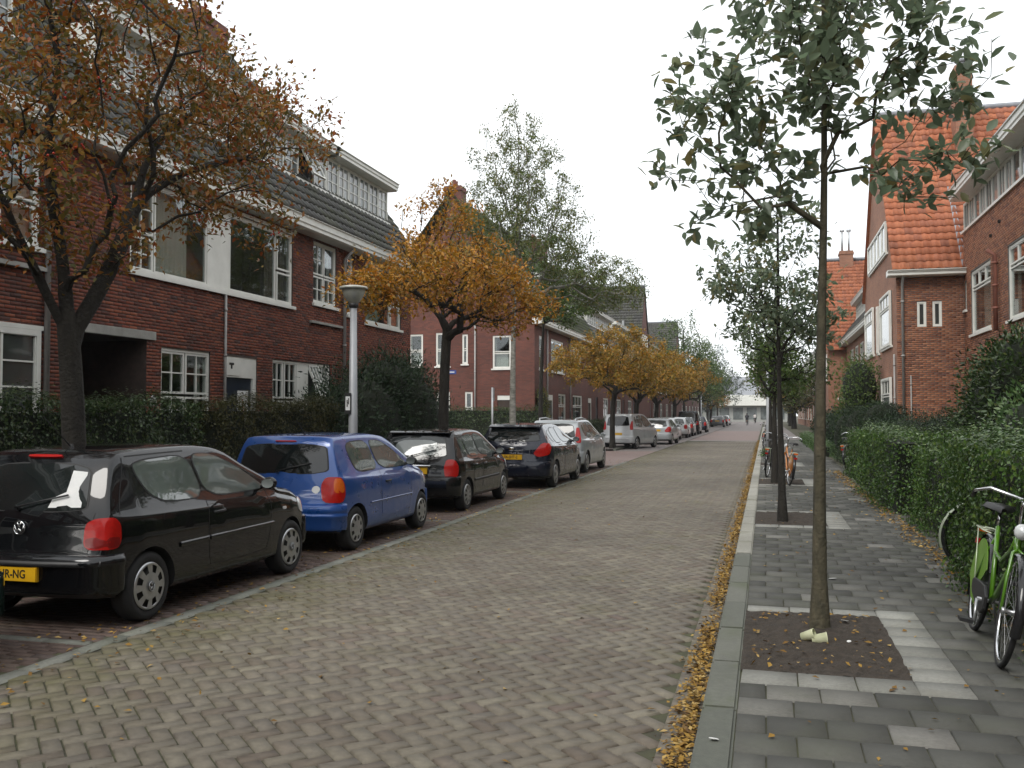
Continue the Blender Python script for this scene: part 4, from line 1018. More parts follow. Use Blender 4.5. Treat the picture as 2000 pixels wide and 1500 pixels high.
def tree(name, label, cat, trunk, r0, lobes, nt, leafm, nleaf, lsize, bark='bark_dark', group=None, lw=.5, bf=.45, shape='kite', droop=.2, rmin=.004, spread=.12, nobj=0, exp=.48, flare=1.25, taper=.15, limbs=()):
    t = empty(name); tag(t, label, cat, group)
    tg = lobes_sample(lobes, nt); tr = spline(trunk, 3)
    nodes, par = grow(tr, tg, bf, limbs)
    V, Fq, rad, dirs, ch = branch_mesh(nodes, par, len(tr), r0, rmin, exp, flare, taper)
    tk = obj_me('trunk', mesh_np('trunk', V, Fq, G[bark], smooth=True), t)
    tw = np.array([i for i in range(len(tr), len(nodes)) if rad[i] < max(rmin * 4.5, .02)])
    tip = np.array([1. + 2.5 * (len(ch[i]) == 0) for i in tw]); tip /= tip.sum()
    ii = RNG.choice(tw, nleaf, p=tip); f = RNG.random((nleaf, 1))
    P = nodes[par[ii]] * (1 - f) + nodes[ii] * f
    P = P + RNG.normal(0, spread, (nleaf, 3)) * .6
    D = dirs[ii] * .7 + rand_dir(nleaf) * .9 + np.array([0, 0, -droop]); Nn = np.array([0, 0, 1.]) + rand_dir(nleaf) * .7
    sz = lsize * RNG.uniform(.65, 1.25, nleaf)
    if nobj:
        q = np.array([(lambda d: d[0] if d and 0 < d[1] < 2000 and 0 < d[2] < 1500 else 99)(depth_px(p)) for p in P]) / sz
        od = np.argsort(q); big = od[:nobj]; rest = od[nobj:]
    else: rest = np.arange(nleaf); big = []
    cr = leaf_mesh('crown', P[rest], D[rest], Nn[rest], sz[rest], lw, leafm, t, shape)
    if nobj:
        me = []
        for k in range(6):
            o = leaf_mesh('leaf', np.zeros((1, 3)), np.array([[1., 0, 0]]), np.array([[0, 0, 1.]]), [1.], lw, leafm, cr, shape, rnd=np.zeros(1)); me.append(o.data); bpy.data.objects.remove(o); break
        for i in big:
            o = obj_me('leaf', me[0], cr); d = Vector(D[i]).normalized(); s = d.cross(Vector(Nn[i])).normalized(); qn = s.cross(d)
            M = Matrix((d, -s, qn)).transposed().to_4x4(); sc = sz[i]
            o.matrix_local = Matrix.Translation(P[i]) @ M @ Matrix.Diagonal((sc, sc, sc, 1))
    return t, nodes, rad, tw

TRL = 'street trees along the left pavement'; TRR = 'young street trees along the right pavement'
# nearest left tree, berries, three limbs
t1, nd, rd_, tw_ = tree('hawthorn_tree', 'dark forked tree with sparse rusty autumn leaves and red berries at the left edge', 'tree',
    [(-7.0, 8.47, .08), (-7.0, 8.44, 1.0), (-7.0, 8.37, 1.96), (-7.0, 8.3, 2.6)], .135,
    [(-7.1, 7.3, 4.4, 1.3, 1.2, 1.2), (-6.9, 8.4, 5.6, 1.5, 1.5, 1.2), (-6.6, 10.2, 5.2, 1.3, 1.5, 1.0), (-6.5, 10.2, 4.2, 1.0, 1.3, .6), (-6.9, 11.0, 5.9, 1.0, 1.2, .8), (-7.1, 8.2, 3.7, 1.1, 1.2, .6), (-6.6, 8.0, 6.6, 1.5, 1.6, .8), (-6.8, 10.4, 6.4, 1.0, 1.2, .6), (-6.7, 12.0, 5.8, .9, 1.1, .7, 1.3)],
    740, 'leaf_hawthorn', 19000, .084, 'bark_dark', TRL, spread=.19, bf=.4, exp=.58, rmin=.0032, taper=.2,
    limbs=[[(-7.0, 8.3, 2.5), (-7.1, 8.05, 3.0), (-7.15, 7.75, 3.5), (-7.2, 7.5, 4.0), (-7.2, 7.3, 4.5)], [(-7.0, 8.3, 2.6), (-7.05, 8.26, 3.3), (-7.1, 8.15, 4.0), (-7.05, 8.05, 4.7), (-7.0, 8.1, 5.3), (-7.0, 7.95, 5.8)],
           [(-7.0, 8.3, 2.45), (-6.85, 8.6, 3.05), (-6.8, 8.88, 3.6), (-6.8, 9.07, 4.0), (-6.75, 9.65, 4.45), (-6.7, 10.6, 4.9), (-6.7, 11.7, 5.25)], [(-6.8, 9.07, 4.0), (-6.9, 9.45, 4.65), (-6.9, 10.0, 5.25), (-6.9, 10.9, 5.8)]])
k = 420; ii = RNG.choice(tw_, k // 6); cl = np.repeat(nd[ii], 6, 0) + RNG.normal(0, .05, (k, 3)) - np.array([0, 0, .06])
TV = np.array([(1, 0, 0), (-1, 0, 0), (0, 1, 0), (0, -1, 0), (0, 0, 1), (0, 0, -1)]) * .016; TF = np.array([[0, 2, 4], [2, 1, 4], [1, 3, 4], [3, 0, 4], [2, 0, 5], [1, 2, 5], [3, 1, 5], [0, 3, 5]])
tag(obj_me('berries', mesh_np('berries', (cl[:, None] + TV[None]).reshape(-1, 3), (TF[None] + 6 * np.arange(k)[:, None, None]).reshape(-1, 3), G['berry'], rnd=np.repeat(RNG.random(k), 8), smooth=True), t1), kind='stuff')
tree('hawthorn_tree', 'orange autumn tree just behind the street lamp, dark trunk', 'tree', [(-7.0, 20.2, .08), (-7.0, 20.2, 1.6), (-6.98, 20.25, 2.9), (-6.95, 20.3, 3.6)], .125,
    [(-6.9, 20.3, 4.9, 1.9, 1.7, 1.0), (-6.6, 18.0, 4.5, 1.5, 1.5, .75), (-7.3, 17.2, 4.1, 1.0, 1.0, .5, 1.2), (-6.3, 21.6, 4.5, 1.4, 1.3, .8), (-5.7, 20.6, 3.9, 1.1, 1.0, .5), (-6.9, 20.2, 6.0, 1.1, 1.1, 1.0, .9), (-5.5, 21.6, 4.3, .9, .9, .5)],
    560, 'leaf_orange', 15000, .098, 'bark_dark', TRL, spread=.18)
tree('birch_tree', 'tall thin birch with pale trunk and airy fine leaves', 'tree', [(-7.0, 26.3, .08), (-7.02, 26.3, 2), (-7.0, 26.35, 4.2), (-6.95, 26.5, 7), (-6.9, 26.6, 9.6)], .13,
    [(-6.9, 26.5, 8.9, 1.5, 1.5, 1.9), (-6.8, 26.5, 7.3, 2.4, 2.2, 1.5), (-5.5, 27.4, 5.9, 1.7, 1.7, 1.1), (-4.5, 27.6, 5.5, 1.2, 1.3, .9, 4.), (-7.4, 25.6, 6.6, 1.7, 1.5, 1.3)],
    900, 'leaf_birch', 27000, .094, 'bark_birch', TRL, spread=.15, droop=.6, lw=.42, rmin=.004, taper=.93)
tree('lime_tree', 'bushy dark green tree right behind the birch crown', 'tree', [(-8.0, 34, .05), (-8.0, 34, 2.5), (-7.9, 34, 5)], .12,
    [(-7.6, 34, 7.0, 1.3, 1.4, 1.5), (-6.7, 34.5, 6.3, 1.3, 1.3, 1.1), (-7.2, 33.5, 5.6, 1.2, 1.2, .8)], 220, 'leaf_green', 6500, .13, 'bark_dark', TRL, spread=.2, taper=.6)
for i, (x, y, h_, r_, lab, lm, nl) in enumerate([
    (-7.0, 44.5, 4.5, 3.2, 'first orange tree past the side street, behind the silver people carrier', 'leaf_rust', 13000),
    (-7.0, 53.0, 4.5, 3.2, 'second orange tree past the side street', 'leaf_rust', 10500),
    (-7.0, 63.0, 4.5, 3.2, 'third orange tree past the side street', 'leaf_rust', 7000),
    (-7.0, 76.0, 5.2, 3.7, 'fourth and last big orange tree past the side street', 'leaf_rust', 7000),
    (-7.0, 128.0, 4.2, 2.6, 'small rusty tree far down the left side', 'leaf_rust', 2200)]):
    tree('hawthorn_tree', lab, 'tree', [(x, y, .08), (x, y, 1.3), (x + .05, y + .05, 2.3)], .14 + .01 * i,
        [(x, y, h_, r_*.85, r_*.85, 1.5), (x + .5*r_, y - .3*r_, h_ - .8, .55*r_, .55*r_, 1.0), (x - .5*r_, y + .2*r_, h_ - .4, .55*r_, .55*r_, 1.1), (x + .4*r_, y + .45*r_, h_ - 1.0, .55*r_, .55*r_, .9), (x - .1*r_, y - .6*r_, h_ - 1.0, .5*r_, .5*r_, .9)], 200, lm, nl, .155 if i < 2 else .19, 'bark_dark', TRL, spread=.22, rmin=.008)
for (x, y, h_, lab, lm, s_) in [(-8.2, 100, 13.0, 'tall loose green tree beyond the orange trees', 'leaf_green', 1.5), (-7.6, 116, 11.6, 'rounded green tree right of the tall one, far left side', 'leaf_green', 1.4), (-7.2, 150, 13.5, 'grey green weeping tree near the end of the street', 'leaf_grey', 1.5)]:
    tree('lime_tree', lab, 'tree', [(x, y, .05), (x, y, 3), (x, y, h_*.55), (x, y, h_*.8)], .2, [(x, y, h_*.5, 2.6*s_, 2.6*s_, h_*.26), (x - .4, y, h_*.78, 1.7*s_, 1.7*s_, h_*.2), (x + 1.5*s_, y - 1, h_*.42, 1.5*s_, 1.6*s_, h_*.2)], 260, lm, 6000, .27, 'bark_dark', TRL, spread=.4, rmin=.015, taper=.8)
for (x, y, h_, lab) in [(-11, 190, 9, 'distant green tree left of the end building'), (4, 175, 9, 'distant green tree right of the end building'), (3.2, 132, 8, 'far green tree in a right front garden'), (3.0, 108, 7, 'green tree in a right front garden before the far one'), (-7, -14, 8, 'green street tree on the left behind the camera'), (.3, -9, 6, 'green street tree on the right behind the camera')]:
    tree('lime_tree', lab, 'tree', [(x, y, .05), (x, y, 3), (x, y, h_*.7)], .25, [(x, y, h_*.6, h_*.44, h_*.44, h_*.38)], 150, 'leaf_grey' if y > 150 else 'leaf_olive', 2500, .5 if y > 150 else .35, 'bark_dark', None, spread=.5, rmin=.02)

# right row: nearest with large leaves
tree('young_tree', 'nearest slim street tree with large oval green leaves on the right pavement', 'tree', [(.375, 7.42, .08), (.385, 7.42, 1.2), (.41, 7.42, 2.4), (.44, 7.42, 3.5), (.45, 7.42, 5.2)], .062,
    [(-.15, 7.4, 3.75, .75, .7, .62), (.35, 7.3, 4.5, .85, .8, .75), (1.1, 7.6, 4.3, .6, .6, .5), (1.15, 7.2, 3.45, .5, .5, .26, .10), (-.45, 7.2, 4.2, .45, .5, .3), (-.2, 7.7, 3.2, .5, .5, .22), (.6, 7.5, 5.1, .9, .8, .5)],
    400, 'leaf_near', 3100, .110, 'bark_green', TRR, lw=.52, shape='oval', spread=.085, nobj=300, rmin=.0032, bf=.32, droop=.1, flare=1.35, taper=.75, exp=.72)
tree('young_tree', 'second slim street tree on the right pavement, dark straight trunk', 'tree', [(.235, 14.9, .08), (.22, 14.9, 1.2), (.2, 14.9, 2.4), (.2, 14.9, 4.6)], .07,
    [(.1, 14.9, 3.5, 1.0, 1.0, .85), (-.35, 14.8, 3.9, .85, .8, .6), (.6, 15, 3.1, .7, .8, .5), (.25, 14.9, 4.5, .7, .7, .6)], 300, 'leaf_near', 3300, .10, 'bark_dark', TRR, shape='oval', spread=.10, rmin=.004, taper=.75, exp=.7, bf=.32)
for i, (x, y, h_, lm, lab) in enumerate([(.2, 23.1, 4.6, 'leaf_green', 'third street tree on the right pavement, beside the orange bicycle'), (.15, 31.3, 4.6, 'leaf_green', 'fourth street tree on the right pavement'), (.1, 39.8, 4.8, 'leaf_olive', 'fifth street tree on the right pavement, turning olive'), (.1, 47.5, 5.2, 'leaf_olive', 'sixth street tree on the right pavement, yellowing'), (.1, 60, 5.5, 'leaf_orange', 'seventh street tree on the right pavement, rusty yellow leaves'), (.2, 80, 6, 'leaf_olive', 'farthest street tree on the right pavement')]):
    tree('young_tree', lab, 'tree', [(x, y, .08), (x, y, 1.3), (x, y, 2.2), (x, y, h_ - .6)], .085, [(x + .1, y, h_*.70, 1.0, 1.0, h_*.24), (x - .2, y - .3, h_*.82, .8, .8, .7), (x + .6, y, h_*.58, .8, .8, .6)], 180, lm, 2900, .115, 'bark_dark', TRR, spread=.15, rmin=.006, taper=.7)

# ---------------------------------------------------------------- hedges and shrubs
def surf_noise(P, s=1.7, a=.085):
    return a * (np.sin(P[:, 0]*s*2.1 + P[:, 1]*s*1.3) + np.sin(P[:, 1]*s*2.7 + P[:, 2]*s*3.1 + 1) + np.sin(P[:, 2]*s*2.3 - P[:, 0]*s*1.9 + 2)) / 1.5
def hedge(name, label, x0, x1, y0, y1, z0, z1, dens, size, m, group=None, rough=.045, top_m=None):
    h = empty(name); tag(h, label, 'hedge', group)
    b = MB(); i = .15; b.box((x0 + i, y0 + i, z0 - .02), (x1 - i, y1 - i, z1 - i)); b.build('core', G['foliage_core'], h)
    fcs = [((x0, y0, z0), (0, y1-y0, 0), (0, 0, z1-z0), (-1, 0, 0)), ((x1, y0, z0), (0, y1-y0, 0), (0, 0, z1-z0), (1, 0, 0)), ((x0, y0, z0), (x1-x0, 0, 0), (0, 0, z1-z0), (0, -1, 0)), ((x0, y1, z0), (x1-x0, 0, 0), (0, 0, z1-z0), (0, 1, 0)), ((x0, y0, z1), (x1-x0, 0, 0), (0, y1-y0, 0), (0, 0, 1))]
    Ps = []; Ns = []
    for o, a, c, n in fcs:
        a = np.array(a); c = np.array(c); n = np.array(n, float); A = np.linalg.norm(np.cross(a, c)); k = int(A * dens)
        if k < 1: continue
        P = np.array(o) + RNG.random((k, 1)) * a + RNG.random((k, 1)) * c
        P += n * (surf_noise(P)[:, None] + RNG.normal(0, rough, (k, 1)) - .03); Ps.append(P); Ns.append(np.repeat(n[None], k, 0))
    P = np.vstack(Ps); Nn = np.vstack(Ns); k = len(P)
    sh = RNG.random(k) < .07; P[sh] += Nn[sh] * RNG.uniform(.03, .11, (int(sh.sum()), 1)) + np.array([0, 0, .03])
    hol = surf_noise(P, 4.3, 1.0) < -1.35; P[hol] -= Nn[hol] * .03
    tp = Nn[:, 2:3] > .5; Nn = Nn + rand_dir(k) * np.where(tp, .35, .8); D = np.cross(Nn, rand_dir(k)) + np.where(tp, 0, .35) * np.array([0, 0, 1.])
    leaf_mesh('foliage', P, D, Nn, size * RNG.uniform(.6, 1.3, k), .6, m, h); return h
def shrub(name, label, blobs, dens, size, m, cat='shrub', group=None, rough=.12, lw=.5, core=.86, up=.4):
    h = empty(name); tag(h, label, cat, group); Ps = []; Ns = []; cb = MB()
    for (cx, cy, cz, rx, ry, rz) in blobs:
        A = 4 * math.pi * ((rx*ry)**1.6 + (rx*rz)**1.6 + (ry*rz)**1.6) ** (1/1.6) / 3 ** (1/1.6); k = int(A * dens); d = rand_dir(k); P = np.array((cx, cy, cz)) + d * np.array((rx, ry, rz))
        nn = d / np.array((rx, ry, rz)); nn /= np.linalg.norm(nn, axis=1, keepdims=True)
        P = P + nn * (surf_noise(P, 2.3, .10 * min(rx, rz))[:, None] + RNG.normal(-.3, 1, (k, 1)) * rough * min(rx, rz)); Ps.append(P); Ns.append(nn)
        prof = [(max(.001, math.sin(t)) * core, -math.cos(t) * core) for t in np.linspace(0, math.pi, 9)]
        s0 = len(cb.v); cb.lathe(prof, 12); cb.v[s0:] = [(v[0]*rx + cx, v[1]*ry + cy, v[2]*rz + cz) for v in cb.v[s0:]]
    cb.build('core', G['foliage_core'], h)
    P = np.vstack(Ps); Nn = np.vstack(Ns); keep = P[:, 2] > .06; P = P[keep]; Nn = Nn[keep]; k = len(P)
    D = Nn * .6 + np.cross(Nn, rand_dir(k)) + np.array([0, 0, up])
    leaf_mesh('foliage', P, D, Nn + rand_dir(k) * .7, size * RNG.uniform(.6, 1.35, k), lw, m, h); return h
HL = 'clipped hedges in front of the left houses'; HR = 'clipped hedges along the right pavement'
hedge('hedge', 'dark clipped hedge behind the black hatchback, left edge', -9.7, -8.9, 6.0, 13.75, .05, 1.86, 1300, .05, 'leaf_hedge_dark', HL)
hedge('hedge', 'olive brown clipped hedge behind the blue hatchback', -9.7, -8.9, 14.4, 18.7, .05, 1.9, 1300, .05, 'leaf_hedge_brown', HL)
hedge('hedge', 'low clipped hedge in front of the corner house side wall', -17, -10.2, 43.6, 44.4, .03, 2.0, 320, .07, 'leaf_hedge_dark', HL)
hedge('hedge', 'low clipped hedge of the corner house front garden', -9.4, -8.8, 44.6, 54, .03, 1.35, 260, .07, 'leaf_hedge_dark', HL)
hedge('hedge', 'far clipped hedge behind the row of silver cars', -9.4, -8.8, 56, 100, .03, 1.3, 100, .12, 'leaf_hedge_dark', HL)
shrub('conifer_bush', 'dark spreading evergreen bush between the lamp post and the orange tree', [(-9.2, 20.6, 1.3, 1.0, 2.0, 1.45), (-9.0, 22.8, 1.5, 1.0, 1.7, 1.5), (-9.3, 24.3, 1.1, .9, 1.3, 1.3), (-9.4, 19.2, 1.0, .8, 1.0, 1.2), (-9.1, 21.7, 2.2, .7, 1.0, .95), (-9.2, 23.4, 2.2, .7, .9, .9)], 380, .10, 'leaf_yew', 'bush', rough=.2, lw=.3)
shrub('ivy', 'yellow green ivy climbing the corner house front', [(-10.85, 46.1, 2.2, .35, .5, .8), (-10.8, 46.0, 1.3, .4, .5, .9)], 350, .09, 'leaf_ivy', 'climber', rough=.25)
# right hedges
hedge('hedge', 'leafy green hedge at the right edge behind the green bicycle', 1.80, 3.0, 6.7, 10.7, .05, 1.42, 1700, .042, 'leaf_hedge', HR, .07)
hedge('hedge', 'second block of green hedge on the right pavement edge', 2.14, 2.9, 11.9, 15.5, .05, 1.2, 1100, .045, 'leaf_hedge', HR, .06)
hedge('hedge', 'third block of green hedge on the right pavement edge', 1.92, 2.7, 16.5, 21.4, .05, 1.36, 800, .05, 'leaf_hedge', HR, .06)
hedge('hedge', 'fourth block of green hedge, up to the garden gap', 2.12, 2.7, 22.6, 27.0, .05, 1.22, 600, .055, 'leaf_hedge', HR, .06)
hedge('hedge', 'short dark hedge end beyond the gap in the right hedge', 2.45, 3.2, 29.2, 34.5, .05, 1.25, 420, .06, 'leaf_hedge_dark', HR)
hedge('hedge', 'low light green hedge beside the lawn on the right', 2.05, 2.5, 38, 60, .05, .55, 260, .07, 'leaf_bright', HR)
hedge('hedge', 'nearest garden hedge running back from the right pavement', 2.7, 6.0, 11.2, 11.9, .05, 1.42, 1000, .045, 'leaf_hedge', None, .07)
hedge('hedge', 'second garden hedge running back from the right pavement', 2.6, 6.0, 16.0, 16.7, .05, 1.36, 700, .05, 'leaf_hedge', None, .07)
hedge('hedge', 'third garden hedge running back from the right pavement', 2.6, 6.0, 21.8, 22.4, .05, 1.32, 500, .055, 'leaf_hedge', None, .07)
SH = 'shrubs in the right front gardens'
shrub('yew_bush', 'round clipped dark yew ball in the right front garden', [(3.3, 29.5, 1.45, .62, .62, .62)], 1000, .06, 'leaf_yew', 'bush', SH, .06, .3)
shrub('yew_bush', 'wide low dark yew below the gabled house', [(3.6, 27.0, .9, 1.0, 1.4, .75), (4.6, 27.6, .9, .9, 1.3, .8), (3.0, 25.4, .8, .7, 1.0, .65), (5.2, 26.5, .8, .8, 1.0, .75)], 500, .075, 'leaf_yew', 'bush', SH, .14, .3)
shrub('yew_bush', 'upright dark yew left of the clipped ball', [(2.9, 32.5, 1.0, .5, .7, .95), (2.7, 34.5, .9, .5, .7, .9)], 500, .075, 'leaf_yew', 'bush', SH, .14, .3)
shrub('rhododendron', 'tall dark glossy shrub against the right house', [(5.3, 24.0, 1.7, .75, 1.1, 1.4), (5.4, 23.0, 2.4, .7, .9, 1.1), (5.2, 25.0, 1.3, .7, 1.0, 1.1)], 380, .13, 'leaf_hedge_dark', 'shrub', SH, .22, .4)
shrub('laurel_shrub', 'light green leafy shrub above the near right hedge', [(4.2, 13.6, 1.3, .65, .7, .8), (4.7, 14.4, 1.6, .6, .7, .85), (5.3, 15.6, 1.5, .6, .8, .9), (4.4, 17.6, 1.3, .7, .8, .75)], 330, .10, 'leaf_bright', 'shrub', SH, .25, .45)
shrub('laurel_shrub', 'mixed green shrub at the right edge above the hedge', [(4.5, 12.9, 1.25, .7, .9, .8), (5.2, 14.0, 1.5, .7, .9, 1.0)], 420, .075, 'leaf_green', 'shrub', SH, .22, .5)
shrub('garden_tree', 'small bushy tree in front of the gabled house front', [(3.3, 36.5, 2.6, .7, .9, 1.1), (3.2, 36.3, 1.6, .6, .8, .9)], 260, .11, 'leaf_green', 'shrub', SH, .25)
for (y, x, lab) in ((45, 4.3, 'dark garden bush past the lawn on the right'), (52, 4.2, 'garden bush farther along on the right'), (60, 4.0, 'farthest garden bush on the right')):
    shrub('garden_bush', lab, [(x, y, .9, .8, 1.6, 1.0), (x - .5, y + 2, .7, .7, 1.4, .8)], 150, .13, 'leaf_yew', 'bush', SH, .2)

# ---------------------------------------------------------------- fallen leaves
def litter(name, label, P, size, m='leaf_fallen'):
    k = len(P); D = rand_dir(k); D[:, 2] *= .25; Nn = np.array([0, 0, 1.]) + rand_dir(k) * .45
    o = leaf_mesh(name, P, D, Nn, size * RNG.uniform(.5, 1.2, k), .6, m, None); tag(o, label, 'leaves', kind='stuff'); return o
k = 14000; y = 2.4 + 60 * RNG.random(k) ** 1.7
cl = .5 + .5 * np.sin(y * 2.1) * np.sin(y * .83 + 1) + RNG.random(k) * .5; sel = cl > .38; y = y[sel]; k = len(y)
litter('fallen_leaves', 'yellow fallen leaves filling the right gutter', np.stack([-.405 + np.abs(RNG.normal(0, .055, k)) * -1 * RNG.choice([1, 1, 1, -.3], k), y, .006 + RNG.random(k) * .025], 1), .042)
k = 900; y = 2.5 + 32 * RNG.random(k) ** 1.3
litter('fallen_leaves', 'scattered fallen leaves along the parking strip', np.stack([-4.75 + RNG.normal(0, .38, k), y, .012 + RNG.random(k) * .01], 1), .05)
k = 170; litter('fallen_leaves', 'few fallen leaves scattered over the brick road', np.stack([RNG.uniform(-4.3, -.6, k), 3 + 35 * RNG.random(k) ** 1.5, np.full(k, .012)], 1), .05)
k = 260; litter('fallen_leaves', 'pale fallen leaves scattered over the right pavement', np.stack([RNG.uniform(-.1, 2.0, k), 2.5 + 26 * RNG.random(k) ** 1.5, np.full(k, KERBH + .012)], 1), .05)
k = 1700; y = 6.2 + 22 * RNG.random(k)
litter('fallen_leaves', 'brown leaves heaped at the foot of the right hedge', np.stack([1.98 - np.abs(RNG.normal(0, .13, k)) * (.6 + .8 * np.abs(np.sin(y * 1.3))), y, KERBH + .01 + RNG.random(k) * .025], 1), .055)
k = 110; litter('fallen_leaves', 'leaves lying on the soil of the near tree pit', np.stack([RNG.uniform(-.12, .8, k), RNG.uniform(6.3, 8.0, k), np.full(k, KERBH + .03)], 1), .05)
k = 350; litter('fallen_leaves', 'fallen leaves under the parked cars', np.stack([RNG.uniform(-6.5, -4.8, k), RNG.uniform(3, 24, k), np.full(k, .01)], 1), .05)
# ================================================================== CARS
def pinterp(x, pts):
    P = np.array(pts, float); return np.interp(x, P[:, 0], P[:, 1])

def paint(name, c, metal=.0, rough=.35):
    m, t, b, o = _nodes(name); MATS[name] = m
    L(t, ramp(t, noise(t, 3, 4), [(.3, tuple(v * .85 for v in c)), (.7, c)]), b.inputs['Base Color'])
    b.inputs['Metallic'].default_value = metal; L(t, rng_ramp(t, noise(t, 7, 6), .3, .7, rough - .08, rough + .12), b.inputs['Roughness'])
    b.inputs['Coat Weight'].default_value = 1; b.inputs['Coat Roughness'].default_value = .03; b.inputs['Specular IOR Level'].default_value = .05 if max(c) < .05 else .4
    return m

def hubcap(mb_s, mb_d, y, r, n, style):
    """wheel cover with cut-out windows near the rim; axis along y, outer face towards -y"""
    A = n * 8; rr = [.0, .18, .28, .46, .57, .88, .94, 1.0]; hh = [-.030, -.030, -.018, -.026, -.022, -.012, -.022, -.004]
    vs = []; fs = []
    for q, h in zip(rr, hh):
        for k in range(A):
            t = 2 * math.pi * k / A; vs.append((q * r * math.cos(t), y + h, q * r * math.sin(t)))
    for i in range(len(rr) - 1):
        for k in range(A):
            if i in ((4,) if style == 0 else (3, 4)) and (k % 8) in ((2, 3, 4, 5) if style == 0 else (2, 3, 4, 5)): continue
            fs.append((i*A+k, i*A+(k+1) % A, (i+1)*A+(k+1) % A, (i+1)*A+k))
    mb_s.add(vs, fs, 0, True)
    mb_d.lathe([(0, y + .012), (r * .97, y + .012), (r * .97, y + .05), (0, y + .05)], 24, axis='y')

def make_wheel(car, x, yside, r, wr, n=8, style=0, emblem=False, w_=.17):
    s = -1 if yside < 0 else 1; yo = 0.0
    wb = MB(); ro = r; ri = wr * 1.02
    prof = [(ri, 0), (ri + .012, -.008), (ri + (ro - ri) * .5, -.014), (ro - .018, -.004), (ro - .004, .016), (ro, .045), (ro, w_ - .045), (ro - .02, w_), (ri, w_)]
    wb.lathe(prof, 40, axis='y')
    for k in range(3): wb.lathe([(ro + .001, .05 + k * .03), (ro + .001, .056 + k * .03)], 40, axis='y')
    wh = wb.build('wheel', G['tyre'], car); m1 = MB(); m2 = MB(); hubcap(m1, m2, 0, wr, n, style)
    rm = m1.build('rim', G['rim_silver'], wh); m2.build('brake_disc', G['trim_black'], wh)
    if emblem:
        e = MB(); emblem_shape(e, (0, -.034, 0), (1, 0, 0), (0, 0, 1), (0, -1, 0), wr * .2); e.lathe([(0, -.031), (wr * .23, -.031)], 20, axis='y', mi=1); e.build('hub_emblem', [G['rim_silver'], G['trim_black']], wh)
    wh.location = (x, yside, r)
    if s > 0: wh.rotation_euler = (0, 0, math.pi)
    return wh

def emblem_shape(mb, O, ex, ey, ez, r):
    """round badge: a V over a W inside a ring"""
    O = Vector(O); ex = Vector(ex); ey = Vector(ey); ez = Vector(ez)
    n = 24; pts = []
    ring = [O + ex * math.cos(2*math.pi*k/n) * r + ey * math.sin(2*math.pi*k/n) * r for k in range(n + 1)]
    mb.tube(ring, r * .10, 5, cap=False)
    def st(a, b): mb.tube([O + ex*a[0]*r + ey*a[1]*r, O + ex*b[0]*r + ey*b[1]*r], r * .09, 5)
    st((-.38, .86), (-.02, .1)); st((.38, .86), (.02, .1)); st((-.86, .35), (-.42, -.80)); st((-.42, -.80), (-.03, -.08)); st((.86, .35), (.42, -.80)); st((.42, -.80), (.03, -.08))

